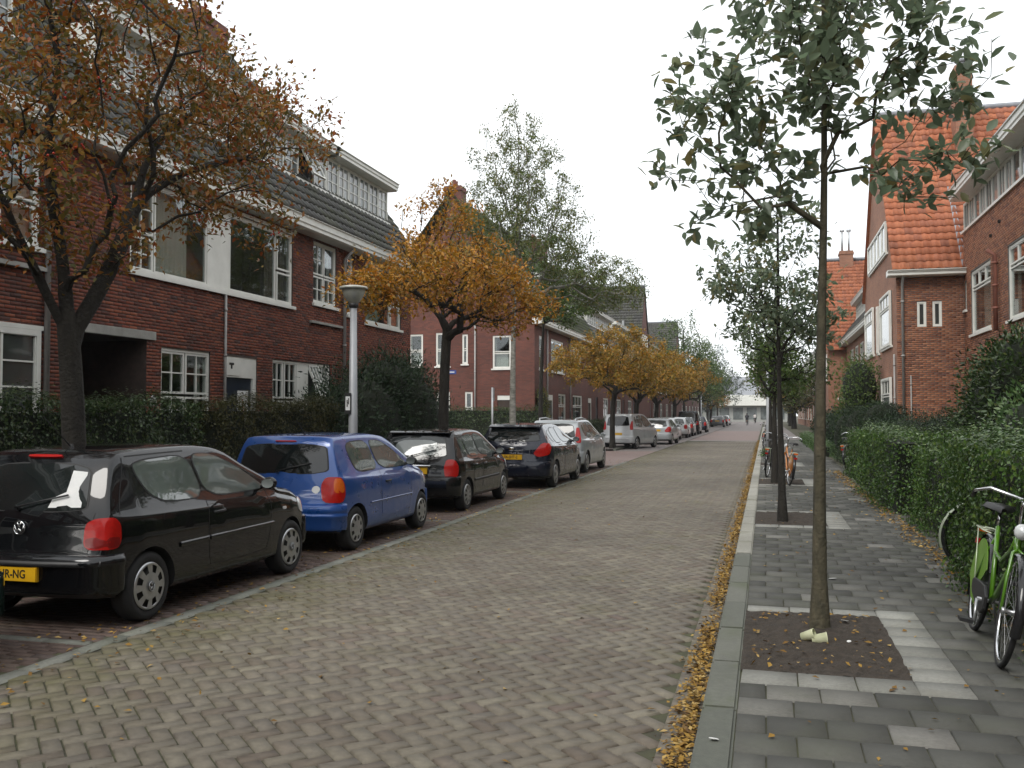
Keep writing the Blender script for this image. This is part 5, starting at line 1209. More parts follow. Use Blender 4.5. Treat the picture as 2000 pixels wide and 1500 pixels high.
class Car:
    def __init__(s, label, loc, rz, P, paintm, group='cars parked along the left kerb', name='parked_car', cat='car'):
        s.P = P; s.o = empty(name, loc, rz); tag(s.o, label, cat, group); s.paint = paintm; s.body()
    def W(s, x):
        P = s.P; L_ = P['L']; w0 = P['W'] / 2; return w0 * pinterp(x, [(0, P.get('wr', .86)), (.06, .91), (.18, .955), (.45, .99), (.9, 1), (L_ - 1.2, 1), (L_ - .6, .975), (L_ - .25, .93), (L_ - .08, .86), (L_, .74)])
    def body(s):
        P = s.P; top = spline(P['top'], 5); keep = [0]
        for i in range(1, len(top)):
            if top[i, 0] > top[keep[-1], 0] + 1e-4: keep.append(i)
        top = top[keep]; xs = top[:, 0]; zt = top[:, 1]
        rows = []; H = P['H']; L_ = P['L']; rf = P.get('roofw', .74)
        for x, z in zip(xs, zt):
            W_ = s.W(x); zb = pinterp(x, P['bot']); belt = pinterp(x, P['belt'])
            zs = min(belt, z - .035); zs = max(zs, zb + .05); g = max(0, min(1, (z - .05 - belt) / (H - .05 - belt)))
            yt = (.955 + (rf - .955) * g) * W_; hgt = zs - zb
            ze = max(zs + .006, z - .05)
            pts = [(0, zb), (.80 * W_, zb), (.95 * W_, zb + .03), (.992 * W_, zb + .12 * min(1, hgt / .4)), (1.0 * W_, zb + hgt * .45), (1.0 * W_, zb + hgt * .72), (.985 * W_, zs - .05 * min(1, hgt / .3)), (.957 * W_, zs),
                   (.955 * W_ * .6 + yt * .4 - .0, zs + (ze - zs) * .36), (yt + .004, ze - .01 * g), (yt - .045, z - .012), (yt * .62, z + .003), (0, z + .010)]
            sp = spline(pts, 3); rows.append([(x, -a, b) for a, b in sp])
        rows = np.array(rows); n, m, _ = rows.shape
        # plan rounding of the two ends
        fy = (np.abs(rows[:, :, 1]) / (P['W'] / 2)) ** 2.4
        rear = np.clip(1 - rows[:, :, 0] / P.get('rearl', .75), 0, 1) ** 1.3; frt = np.clip(1 - (L_ - rows[:, :, 0]) / 1.1, 0, 1) ** 1.3
        rows[:, :, 0] += fy * rear * P.get('rearb', .11); rows[:, :, 0] -= fy * frt * .30
        right = rows; left = rows[:, ::-1].copy(); left[:, :, 1] *= -1
        full = np.concatenate([right, left[:, 1:-1]], 1); n, m, _ = full.shape
        V = full.reshape(-1, 3); q = np.arange(n * m).reshape(n, m); q2 = np.roll(q, -1, 1)
        Fq = np.stack([q[:-1], q2[:-1], q2[1:], q[1:]], -1).reshape(-1, 4)
        c0 = len(V); V = np.vstack([V, full[0].mean(0), full[-1].mean(0)])
        F3 = [(c0, q2[0, k], q[0, k]) for k in range(m)] + [(c0 + 1, q[-1, k], q2[-1, k]) for k in range(m)]
        me = mesh_np('body', V, [Fq, np.array(F3)], [G[s.paint], G['trim_black']], smooth=True)
        bm = bmesh.new(); bm.from_mesh(me); bmesh.ops.recalc_face_normals(bm, faces=bm.faces)
        s.bvh = BVHTree.FromBMesh(bm)
        bm.to_mesh(me); bm.free(); s.bo = obj_me('body', me, s.o)
        # wheel arches
        R_ = P['tr'] + P.get('gap', .038)
        cut = MB()
        for x in (P['ra'], P['ra'] + P['wb']):
            for sgn in (-1, 1):
                y0 = sgn * P['W'] * .24; y1 = sgn * P['W'] * .7; nn = 36
                vs = [(x + R_ * math.cos(2*math.pi*k/nn), y, P['tr'] + R_ * math.sin(2*math.pi*k/nn)) for y in (y0, y1) for k in range(nn)]
                cut.add(vs, [tuple(range(nn)), tuple(range(2*nn-1, nn-1, -1))] + [(k, nn+k, nn+(k+1) % nn, (k+1) % nn) for k in range(nn)])
        co = cut.build('cut', G['trim_black'], s.o); md = s.bo.modifiers.new('b', 'BOOLEAN'); md.object = co; md.solver = 'EXACT'; md.operation = 'DIFFERENCE'
        dg = bpy.context.evaluated_depsgraph_get(); m2 = bpy.data.meshes.new_from_object(s.bo.evaluated_get(dg))
        s.bo.modifiers.clear(); s.bo.data = m2; bpy.data.objects.remove(co)
        for x in (P['ra'], P['ra'] + P['wb']):
            for p in m2.polygons:
                c = p.center
                if math.hypot(c.x - x, c.z - P['tr']) < R_ - .0015 and abs(c.y) < P['W'] / 2: p.material_index = 1
        for p in m2.polygons:
            if p.normal.z < -.7 and p.center.z < .4: p.material_index = 1
        if not len(m2.materials): m2.materials.append(G[s.paint]); m2.materials.append(G['trim_black'])
        while len(m2.materials) < 2: m2.materials.append(G['trim_black'])
        m2.materials[0] = G[s.paint]; m2.materials[1] = G['trim_black']
        try: m2.set_sharp_from_angle(angle=R(38))
        except Exception: pass
        for x in (P['ra'], P['ra'] + P['wb']):
            for sg in (-1, 1): make_wheel(s.o, x, sg * (P['W'] / 2 - .035), P['tr'], P['wheel'], P.get('spokes', 8), P.get('wstyle', 0), P.get('emblem', False))
    def hit(s, view, a, z):
        if view == 'R': o, d = (a, -3, z), (0, 1, 0)
        elif view == 'L': o, d = (a, 3, z), (0, -1, 0)
        elif view == 'B': o, d = (-3, a, z), (1, 0, 0)
        elif view == 'F': o, d = (9, a, z), (-1, 0, 0)
        elif view == 'C':   # rear right corner, seen diagonally; a grows towards the front
            k = s.P['W'] / 2; d = (.7071, .7071, 0); o = (0 + .7071 * a - 3 * .7071, -k - .7071 * a - 3 * .7071, z)
        elif view == 'D':   # front right corner
            k = s.P['W'] / 2; d = (-.7071, .7071, 0); o = (s.P['L'] + .7071 * a + 3 * .7071, -k + .7071 * a - 3 * .7071, z)
        elif view == 'T': o, d = (a, z, 4), (0, 0, -1)
        h = s.bvh.ray_cast(Vector(o), Vector(d))
        return (h[0], h[1]) if h[0] else None
    def panel(s, name, view, outline, m, off=.004, smooth=3, rings=4, parent=None, both=True, thick=.012, inflate=0):
        pts = np.array(outline, float)
        if smooth:   # round the corners
            for _ in range(smooth):
                nx = np.roll(pts, -1, 0); pts = np.stack([pts * .82 + nx * .18, pts * .18 + nx * .82], 1).reshape(-1, 2)
                if len(pts) > 90: break
        c = pts.mean(0)
        if inflate:
            d = pts - c; ln = np.linalg.norm(d, axis=1, keepdims=True); pts = pts + d / ln * inflate
        vs = []; fs = []; n = len(pts); ok = True; levels = [0] + [(k + 1) / rings for k in range(rings)]
        def put(p, o):
            h = s.hit(view, p[0], p[1])
            if h is None: return None
            nn = h[1]
            vd = {'R': (0, -1, 0), 'L': (0, 1, 0), 'B': (-1, 0, 0), 'F': (1, 0, 0), 'C': (-.7, -.7, 0), 'D': (.7, -.7, 0), 'T': (0, 0, 1)}[view]
            if nn.dot(Vector(vd)) < 0: nn = -nn
            return h[0] + nn * o
        grid = []
        for f in levels[1:]:
            row = []
            for p in pts:
                v = put(c + (p - c) * f, off); row.append(v)
            grid.append(row)
        cc = put(c, off)
        last = [put(p, -thick) for p in pts]
        allv = [cc] + [v for r in grid for v in r] + last
        if any(v is None for v in allv):
            good = [v for v in allv if v is not None]
            if not good: return None
            for i, v in enumerate(allv):
                if v is None: allv[i] = min(good, key=lambda g: 0 if cc is None else (g - cc).length)
        fs = [(0, 1 + k, 1 + (k + 1) % n) for k in range(n)]
        for r in range(rings):
            b = 1 + r * n; b2 = b + n
            fs += [(b + k, b2 + k, b2 + (k + 1) % n, b + (k + 1) % n) for k in range(n)]
        out = []
        for sg in ((1, -1) if both else (1,)):
            mb = MB(); mb.add([(v.x, v.y * sg, v.z) for v in allv], fs, 0, True)
            o = mb.build(name, G[m], parent or s.o)
            try: o.data.set_sharp_from_angle(angle=R(50))
            except Exception: pass
            out.append(o)
        return out
    def glass(s, view, outline, both=True, m='glass_car', name='window', seal=.016, smooth=2):
        s.panel('window_seal', view, outline, 'rubber', .0025, smooth, 3, None, both, .01, seal)
        return s.panel(name, view, outline, m, .0055, smooth, 4, None, both, .008)
    def line(s, name, view, pts, w_=.007, m='rubber', off=.0022, both=True, n=8, h_=0, parent=None):
        sp = spline(pts, n); sp3 = []
        for p in sp:
            h = s.hit(view, p[0], p[1])
            if h: sp3.append((h[0], h[1]))
        if len(sp3) < 2: return
        for sg in ((1, -1) if both else (1,)):
            vs = []; fs = []
            for i, (p, nn) in enumerate(sp3):
                q = sp3[min(i+1, len(sp3)-1)][0] - sp3[max(i-1, 0)][0]
                sd_ = q.cross(nn).normalized() * w_ / 2
                if h_: pr = [p + sd_ - nn*.01, p + sd_*.85 + nn*h_, p - sd_*.85 + nn*h_, p - sd_ - nn*.01]
                else: pr = [p + sd_ + nn*off, p - sd_ + nn*off]
                vs += [(v.x, v.y * sg, v.z) for v in pr]
            k = 4 if h_ else 2
            for i in range(len(sp3) - 1):
                for j in range(k - 1): fs.append((i*k+j, i*k+j+1, (i+1)*k+j+1, (i+1)*k+j))
            mb = MB(); mb.add(vs, fs, 0, True); mb.build(name, G[m], parent or s.o)
    def bumper(s, end, z0, z1, proud, m, reach, name='bumper', prof=None, ymax=.97):
        P = s.P; path = []; zm = (z0 + z1) / 2; W_ = P['W'] / 2
        xs = np.linspace(reach, .16, 7) if end == 'B' else np.linspace(P['L'] - reach, P['L'] - .32, 7)
        for x in xs:
            h = s.hit('R', x, zm)
            if h: path.append(h)
        ys = np.linspace(-.82, 0, 10) * W_
        for y in ys:
            h = s.hit(end, y, zm)
            if h and (not path or (h[0] - path[-1][0]).length > .02): path.append(h)
        prof = prof or [(-.015, z0), (proud * .6, z0 + .012), (proud, z0 + .05), (proud * 1.05, zm), (proud, z1 - .035), (proud * .8, z1 - .008), (-.015, z1 + .012)]
        full = [(p, n) for p, n in path] + [(Vector((p.x, -p.y, p.z)), Vector((n.x, -n.y, n.z))) for p, n in reversed(path[:-1])]
        vs = []; fs = []
        nl = len(full)
        for i, (p, n) in enumerate(full):
            t = full[min(i+1, nl-1)][0] - full[max(i-1, 0)][0]; t.z = 0; nn = Vector((t.y, -t.x, 0)).normalized()
            if nn.dot(Vector((n.x, n.y, 0))) < 0: nn = -nn
            e = min(1, .15 + min(i, nl - 1 - i) / 2.5)
            for a, z in prof: vs.append((p.x + nn.x * a * e, p.y + nn.y * a * e, z))
        k = len(prof)
        for i in range(nl - 1):
            for j in range(k - 1): fs.append((i*k+j, i*k+j+1, (i+1)*k+j+1, (i+1)*k+j))
        mb = MB(); mb.add(vs, fs, 0, True); o = mb.build(name, G[m], s.o)
        try: o.data.set_sharp_from_angle(angle=R(45))
        except Exception: pass
        return o
    def mirror_(s, x, z, m, size=1.0):
        h = s.hit('R', x, z)
        y = h[0].y if h else -s.P['W'] / 2
        for sg in (1, -1):
            b = MB(); prof = []
            for t in np.linspace(0, math.pi, 8): prof.append((max(.001, math.sin(t)), -math.cos(t)))
            b.lathe(prof, 12); b.v = [(v[0] * .045 * size + x + .02, (v[1] * .085 * size + y - .10 * size) * sg, v[2] * .062 * size + z + .05) for v in b.v]
            b.tube([(x + .02, (y + .02) * sg, z), (x + .02, (y - .06) * sg, z + .03)], .022, 6)
            mo = b.build('side_mirror', G[m], s.o)
            g = MB(); g.lathe([(0, 0), (.8, 0), (.9, .1)], 14, axis='x'); g.v = [(v[0] * -.02 + x - .024, (v[1] * .075 * size + y - .10 * size) * sg, v[2] * .052 * size + z + .05) for v in g.v]
            g.build('mirror_glass', G['glass_mid'], mo)
    def handle(s, x, z, m='trim_black'):
        h = s.hit('R', x, z)
        if not h: return
        for sg in (1, -1):
            b = MB(); b.tube([(x - .085, (h[0].y + .004) * sg, z), (x - .06, (h[0].y - .022) * sg, z + .003), (x + .06, (h[0].y - .022) * sg, z + .006), (x + .085, (h[0].y + .004) * sg, z + .006)], .013, 6); b.build('door_handle', G[m], s.o)
    def plate(s, z, text, w_=.50, h_=.105, y=0, end='B', off=.012):
        h = s.hit(end, y, z)
        if not h: return
        k = -1 if end == 'B' else 1; x = h[0].x + k * off
        b = MB(); b.box((x - .004, y - w_ / 2, z - h_ / 2), (x + .004, y + w_ / 2, z + h_ / 2)); b.box((x - .001 - k * .03, y - w_ / 2 - .004, z - h_ / 2 - .004), (x + .001 - k * .004, y + w_ / 2 + .004, z + h_ / 2 + .004))
        p = b.build('licence_plate', G['plate_yellow'], s.o)
        if text: text_mesh(text, .092, 'plate_text', 'plate_text', p, frame_M((x + k * .0052, y, z - .001), (0, -1, 0) if end == 'B' else (0, 1, 0), (0, 0, 1)), squeeze=.86)
        return p
    def antenna(s, x, ln=.45, y=0):
        h = s.hit('T', x, y)
        if h: b = MB(); b.tube([h[0], h[0] + Vector((-ln * .75, 0, ln * .6))], [.006, .002], 5); b.lathe([(.02, h[0].z), (.012, h[0].z + .03)], 8, c=(h[0].x, h[0].y, 0)); b.build('antenna', G['trim_black'], s.o)
    def wiper(s, z, y0=.05, y1=-.38, up=.10):
        a = s.hit('B', y0, z); b_ = s.hit('B', (y0 + y1) / 2, z + up * .5); c = s.hit('B', y1, z + up)
        if a and b_ and c:
            q = Vector((-.03, 0, .01)); m = MB(); m.tube([a[0] + q, b_[0] + q, c[0] + q * .8], .008, 5); m.lathe([(.02, -.03), (.02, .0)], 8, axis='x', c=tuple(a[0])); m.build('rear_wiper', G['trim_black'], s.o)

def put(px, py): return (px, py, 0)
RZ = math.pi / 2
# shapes -----------------------------------------------------------------
def hatch(L_, W_, H, wb, ra, tr, wheel, hood=.92, belt=.90, rear_lean=.30, tail=.62, **k):
    """side silhouette of a small two-box car; x runs from rear bumper to nose"""
    fa = ra + wb
    top = [(.0, .46), (.012, .56), (.035, tail), (.055, tail + .12), (.085, belt), (.085 + rear_lean * .45, belt + (H - belt) * .55), (.085 + rear_lean * .95, H - .055), (.085 + rear_lean * 1.35 + .08, H - .018), (ra + .55, H), (ra + .95, H - .006), (ra + 1.30, H - .055), (ra + 1.62, H - .20), (fa - .42 + .05, hood + .10), (fa - .22, hood + .005), (fa + .12, hood - .045), (fa + .40, hood - .13), (L_ - .13, hood - .27), (L_ - .03, hood - .37), (L_, .42)]
    bot = [(0, .30), (.12, .25), (ra, .21), (fa, .20), (L_ - .15, .22), (L_, .30)]
    bl = [(0, belt + .01), (ra, belt), (fa - .3, belt - .035), (L_, belt - .18)]
    d = dict(L=L_, W=W_, H=H, wb=wb, ra=ra, tr=tr, wheel=wheel, top=top, bot=bot, belt=bl); d.update(k); return d

paint('paint_black', (.004, .0045, .0055), 0, .28); paint('paint_blue', (.012, .07, .28), .2, .32); paint('paint_darkblue', (.008, .011, .022), .3, .3)
paint('paint_green', (.008, .022, .018), .2, .3); paint('paint_silver', (.50, .52, .53), .25, .38); paint('paint_silver2', (.36, .385, .40), .25, .38); paint('paint_white', (.55, .57, .57), .2, .4); paint('paint_grey', (.07, .075, .08), .4, .35)
mat('paint_black_soft', (.012, .012, .013), None, rough=.5)

# 1: nearest black hatchback ------------------------------------------------
P = hatch(3.74, 1.64, 1.42, 2.40, .60, .285, .195, hood=.95, belt=.90, rear_lean=.30, tail=.60, emblem=True, spokes=8, rearb=.13)
c = Car('black three-door hatchback with red tail lights and silver wheel covers, nearest the camera', (-5.70, 6.20, 0), RZ, P, 'paint_black')
c.glass('R', [(.56, 1.30), (1.33, 1.335), (1.42, .945), (.86, .955), (.68, 1.03), (.58, 1.18)])
c.glass('R', [(1.39, 1.335), (1.72, 1.325), (2.10, 1.18), (2.50, .965), (2.46, .945), (1.48, .945)])
c.glass('B', [(-.54, .93), (.54, .93), (.53, 1.05), (.47, 1.29), (-.47, 1.29), (-.53, 1.05)], False, 'glass_car_rear', 'rear_window')
c.glass('F', [(-.60, .99), (.60, .99), (.50, 1.30), (-.50, 1.30)], False, 'glass_car', 'windscreen')
c.panel('door', 'R', [(1.45, .90), (2.46, .90), (2.52, .62), (2.46, .36), (1.44, .34), (1.42, .6)], 'paint_black', .0035, 1, 4)
c.panel('tail_light', 'C', [(-.115, .635), (.12, .64), (.15, .70), (.145, .83), (.10, .885), (-.02, .88), (-.10, .84)], 'light_red', .012, 2, 4)
c.panel('reverse_light', 'C', [(-.10, .648), (.13, .652), (.138, .70), (.136, .735), (-.10, .735)], 'light_darkred', .0135, 2, 3)
c.panel('lamp_bulb', 'C', [(.03, .755), (.11, .755), (.125, .81), (.10, .86), (.04, .865)], 'light_red', .0132, 2, 2)
c.line('tailgate_seam', 'B', [(-.60, .62), (-.61, .80), (-.62, .92)]); c.line('tailgate_seam', 'R', [(.27, .90), (.33, 1.05), (.43, 1.25), (.46, 1.34)], .008)
c.line('door_seam', 'R', [(1.44, .92), (1.42, .7), (1.43, .5), (1.46, .34)]); c.line('door_seam', 'R', [(2.50, .93), (2.55, .7), (2.50, .45), (2.44, .34)]); c.line('door_seam', 'R', [(2.44, .34), (2.0, .325), (1.46, .335)])
c.line('side_moulding', 'R', [(.98, .575), (1.3, .578), (1.41, .58)], .045, 'paint_black', h_=.014); c.line('side_moulding', 'R', [(1.44, .58), (2.0, .583), (2.58, .585)], .045, 'paint_black', h_=.014)
c.line('roof_gutter', 'R', [(.50, 1.348), (.9, 1.358), (1.3, 1.365)], .012, 'rubber')
c.bumper('B', .30, .60, .045, 'paint_black', .30, prof=[(-.015, .30), (.02, .31), (.04, .36), (.042, .50), (.055, .52), (.056, .545), (.048, .57), (.02, .598), (-.02, .602)]); c.bumper('F', .27, .58, .03, 'paint_black', .42)
c.line('bumper_strip', 'B', [(-.70, .53), (0, .53), (.70, .53)], .05, 'trim_black', h_=.06, both=False)
c.mirror_(2.42, .95, 'paint_black'); c.handle(1.60, .80, 'paint_black_soft')
c.plate(.455, 'P-HR-NG', off=.062); c.antenna(.62); c.wiper(.95)
c.panel('fuel_flap', 'R', [(.77, .76), (.87, .755), (.90, .81), (.86, .86), (.78, .86), (.75, .81)], 'paint_black', .004, 3, 2, both=False)
b = MB(); h = c.hit('B', 0, .80); emblem_shape(b, h[0] + Vector((-.012, 0, 0)), (0, -1, 0), (0, 0, 1), (-1, 0, 0), .052); b.build('emblem', G['chrome'], c.o)
c.panel('high_brake_light', 'B', [(-.16, 1.335), (.16, 1.335), (.16, 1.352), (-.16, 1.352)], 'light_red', .02, 1, 2, both=False)
h = c.hit('B', -.33, 1.05); b = MB(); b.add([(h[0].x - .012, -.20, .955), (h[0].x - .035, -.50, .955), (h[0].x + .06, -.49, 1.20), (h[0].x + .075, -.30, 1.22), (h[0].x + .02, -.28, 1.06)], [(0, 1, 2, 3, 4)])
c.panel('window_paper', 'B', [(-.50, .96), (-.22, .955), (-.24, 1.03), (-.34, 1.06), (-.33, 1.24), (-.46, 1.23)], 'paper', .0075, 0, 3, both=False)
c.panel('indicator', 'R', [(2.80, .70), (2.87, .70), (2.87, .73), (2.80, .73)], 'light_clear', .008, 2, 2)
c.panel('head_light', 'D', [(-.34, .63), (-.06, .61), (-.02, .72), (-.14, .80), (-.34, .78)], 'light_clear', .008, 2, 3)
h = c.hit('B', -.1, .365); text_mesh('••• •••••••', .03, 'paper', 'dealer_strip', c.o, frame_M((h[0].x - .055, .02, .385), (0, -1, 0), (0, 0, 1)))

# 2: blue hatchback -----------------------------------------------------------
P = hatch(3.53, 1.64, 1.44, 2.32, .55, .275, .175, hood=.97, belt=.93, rear_lean=.16, tail=.66, spokes=8, rearb=.12)
c = Car('bright blue three-door hatchback with orange and red tail lights', (-5.74, 10.42, 0), RZ, P, 'paint_blue')
c.glass('R', [(.52, 1.33), (1.18, 1.352), (1.30, .975), (.70, .975), (.60, 1.03)])
c.glass('R', [(1.25, 1.352), (1.62, 1.338), (2.0, 1.19), (2.36, .985), (2.30, .97), (1.37, .975)])
c.glass('B', [(-.60, .97), (.60, .97), (.575, 1.15), (.53, 1.32), (-.53, 1.32), (-.575, 1.15)], False, 'glass_car_rear', 'rear_window')
c.glass('F', [(-.60, 1.01), (.60, 1.01), (.50, 1.33), (-.50, 1.33)], False, 'glass_car', 'windscreen')
c.panel('door', 'R', [(1.35, .93), (2.32, .93), (2.36, .62), (2.28, .36), (1.33, .34), (1.30, .6)], 'paint_blue', .0035, 1, 4)
c.panel('tail_light', 'C', [(-.13, .62), (.10, .62), (.145, .70), (.135, .84), (.08, .93), (-.08, .93), (-.135, .83)], 'light_red', .012, 2, 4)
c.panel('rear_indicator', 'C', [(-.0, .74), (.125, .74), (.12, .85), (.07, .915), (.02, .915), (-.0, .86)], 'light_amber', .0145, 2, 3)
c.line('door_seam', 'R', [(1.32, .95), (1.29, .7), (1.31, .5), (1.34, .34)]); c.line('door_seam', 'R', [(2.36, .96), (2.40, .7), (2.34, .45), (2.28, .34)])
c.line('side_moulding', 'R', [(.95, .56), (1.7, .563), (2.42, .566)], .02, 'paint_blue', h_=.010)
c.bumper('B', .28, .61, .05, 'paint_blue', .28, prof=[(-.015, .28), (.02, .29), (.045, .34), (.046, .44), (.056, .45), (.057, .475), (.05, .485), (.051, .51), (.058, .52), (.057, .55), (.045, .59), (-.015, .615)]); c.bumper('F', .27, .58, .03, 'paint_blue', .40)
c.mirror_(2.28, .98, 'paint_black_soft'); c.handle(1.52, .80, 'paint_black_soft'); c.antenna(.7, .3); c.wiper(.99); c.plate(.52, '', y=.2, off=.06)
c.panel('sticker', 'B', [(-.47 + .05 * math.cos(t), .78 + .045 * math.sin(t)) for t in np.linspace(0, 5.8, 12)], 'paper', .003, 0, 2, both=False)
c.panel('high_brake_light', 'B', [(-.14, 1.35), (.14, 1.35), (.14, 1.364), (-.14, 1.364)], 'light_red', .015, 1, 2, both=False)
c.panel('head_light', 'D', [(-.34, .66), (-.06, .64), (-.02, .74), (-.14, .83), (-.34, .81)], 'light_clear', .008, 2, 3)

# generic five-door dressing -------------------------------------------------
def dress5(c, pm, tl='upright', plate='', detail=True, wz=0, hy=0):
    P = c.P; ra, wb, H = P['ra'], P['wb'], P['H']; fa = ra + wb; be = P['belt'][1][1]; zt = H - .085; zb = be + .045
    c.glass('R', [(ra + .10, zt - .04), (ra + .68, zt), (ra + .80, zb), (ra + .28, zb), (ra + .18, zb + .08)])
    c.glass('R', [(ra + .75, zt), (ra + 1.10, zt - .012), (ra + 1.48, zt - .15), (fa - .46, zb + .02), (fa - .50, zb), (ra + .87, zb)])
    if detail: c.glass('R', [(ra - .20, zt - .12), (ra + .02, zt - .05), (ra + .16, zb + .03), (ra - .05, zb + .05)], seal=.01)
    hw = P['W'] / 2
    c.glass('B', [(-hw * .70, be + .05 + wz), (hw * .70, be + .05 + wz), (hw * .66, be + .2), (hw * .59, H - .12), (-hw * .59, H - .12), (-hw * .66, be + .2)], False, 'glass_car_rear' if detail else 'glass_dark', 'rear_window')
    c.glass('F', [(-hw * .72, be + .08), (hw * .72, be + .08), (hw * .60, H - .13), (-hw * .60, H - .13)], False, 'glass_car', 'windscreen')
    for x0, x1 in ((ra + .26, ra + .82), (ra + .86, fa - .46)):
        c.panel('door', 'R', [(x0, be), (x1, be), (x1 + .03, .6), (x1 - .02, .34), (x0 + (.12 if x0 < ra + .5 else 0), .34), (x0 + .06, .6)], c.paint, .0035, 1, 4)
        if detail: c.line('door_seam', 'R', [(x1 + .02, be + .02), (x1 + .05, .6), (x1, .34)])
        c.handle(x0 + .16, be - .11, c.paint)
    if tl == 'upright': c.panel('tail_light', 'C', [(-.11, be - .30), (.10, be - .28), (.13, be - .12), (.06, be + .01), (-.07, be + .01), (-.12, be - .12)], 'light_red', .012, 2, 4)
    elif tl == 'swept': c.panel('tail_light', 'C', [(-.22, be - .18), (-.12, be - .26), (.14, be - .20), (.22, be - .04), (.20, be + .05), (-.02, be + .06)], 'light_red', .014, 2, 4)
    elif tl == 'pillar': c.panel('tail_light', 'C', [(-.07, be - .10), (.06, be - .10), (.07, be + .1), (.10, be + .32), (.02, be + .34), (-.06, be + .1)], 'light_red', .012, 2, 4)
    c.bumper('B', .28, .62, .045, c.paint, min(.30, ra - P['tr'] - .05)); c.bumper('F', .26, .58, .03, c.paint, min(.42, P['L'] - fa - P['tr'] - .06))
    c.mirror_(fa - .50, be + .03, c.paint); c.plate(.72 if detail else .78, plate)
    c.panel('head_light', 'D', [(-.34, .62), (-.06, .60), (-.02, .72), (-.14, .80), (-.34, .78)], 'light_clear', .008, 2, 3)
    if detail: c.wiper(be + .07); c.antenna(ra - .05, .3)

# 3: black five-door ----------------------------------------------------------
P = hatch(3.82, 1.62, 1.42, 2.38, .66, .28, .185, hood=.94, belt=.90, rear_lean=.34, tail=.62, spokes=9, wstyle=1, rearb=.15)
c = Car('small black five-door hatchback with rear spoiler behind the blue one', (-5.86, 15.28, 0), RZ, P, 'paint_black')
dress5(c, 'paint_black', 'upright', '')
c.line('side_moulding', 'R', [(1.02, .52), (1.7, .525), (2.6, .53)], .05, 'trim_black', h_=.014)
b = MB(); h0 = c.hit('B', 0, 1.375); b.prism([(.04, 1.345), (.30, 1.385), (.32, 1.41), (.10, 1.395), (.035, 1.37)], (h0[0].x - .12, -.56, 0), (1, 0, 0), (0, 0, 1), (0, 1, 0), 1.12); b.build('spoiler', G['paint_black'], c.o, bevel=.01)
c.panel('window_pale', 'B', [(-.44, .98), (.44, .98), (.36, 1.24), (-.36, 1.24)], 'glass_mid', .0065, 2, 4, both=False)  # paler glass panel laid over the middle of the rear window
b = MB(); h1 = c.hit('B', 0, .80); b.tube([(h1[0].x - .03, -.32, .80), (h1[0].x - .045, 0, .805), (h1[0].x - .03, .32, .80)], .018, 6, sy=1.5); b.build('tailgate_strip', G['chrome'], c.o)

# 4: dark blue hatchback -------------------------------------------------------
P = hatch(4.36, 1.80, 1.47, 2.65, .78, .315, .215, hood=.98, belt=.98, rear_lean=.42, tail=.66, spokes=5, wstyle=1, rearb=.22, roofw=.68)
c = Car('dark blue hatchback with big red swept tail lights and yellow plate', (-5.56, 20.65, 0), RZ, P, 'paint_darkblue')
dress5(c, 'paint_darkblue', 'swept', '04-SHT-2', wz=.04)
b = MB(); h0 = c.hit('B', 0, 1.42); b.prism([(.0, 1.375), (.36, 1.43), (.40, 1.465), (.12, 1.445), (-.01, 1.40)], (h0[0].x - .16, -.60, 0), (1, 0, 0), (0, 0, 1), (0, 1, 0), 1.2); b.build('spoiler', G['paint_darkblue'], c.o, bevel=.012)
h = c.hit('B', 0, .92); b = MB(); b.lathe([(0, -.012), (1, -.01), (1, .0)], 18, axis='x'); b.v = [(v[0] + h[0].x, v[1] * .062, v[2] * .025 + .92) for v in b.v]; b.build('emblem', G['chrome'], c.o)

# 5: silver estate partly hidden ------------------------------------------------
P = hatch(4.15, 1.74, 1.53, 2.6, .74, .315, .21, hood=1.0, belt=.97, rear_lean=.30, tail=.68, spokes=6, wstyle=1, rearb=.14)
c = Car('silver tall estate car with roof rails ahead of the dark blue hatchback', (-5.84, 26.3, 0), RZ - .02, P, 'paint_silver2')
dress5(c, 'paint_silver2', 'pillar', '')
for sg in (1, -1):
    b = MB(); b.tube([(.55, .52 * sg, 1.48), (.62, .54 * sg, 1.56), (1.4, .55 * sg, 1.58), (2.0, .54 * sg, 1.53), (2.05, .53 * sg, 1.48)], .02, 6); b.build('roof_rail', G['rim_silver'], c.o)

# 6: silver people carrier past the side street, turned slightly -----------------
P = hatch(3.86, 1.69, 1.70, 2.5, .60, .29, .20, hood=1.08, belt=1.02, rear_lean=.14, tail=.72, spokes=6, wstyle=1, rearb=.12, roofw=.80)
c = Car('silver tall people carrier parked askew just past the side street', (-6.95, 45.6, 0), RZ - .24, P, 'paint_silver')
dress5(c, 'paint_silver', 'pillar', '', wz=.05)
b = c.line('bumper_strip', 'B', [(-.6, .5), (0, .5), (.6, .5)], .06, 'rim_silver', h_=.05, both=False)

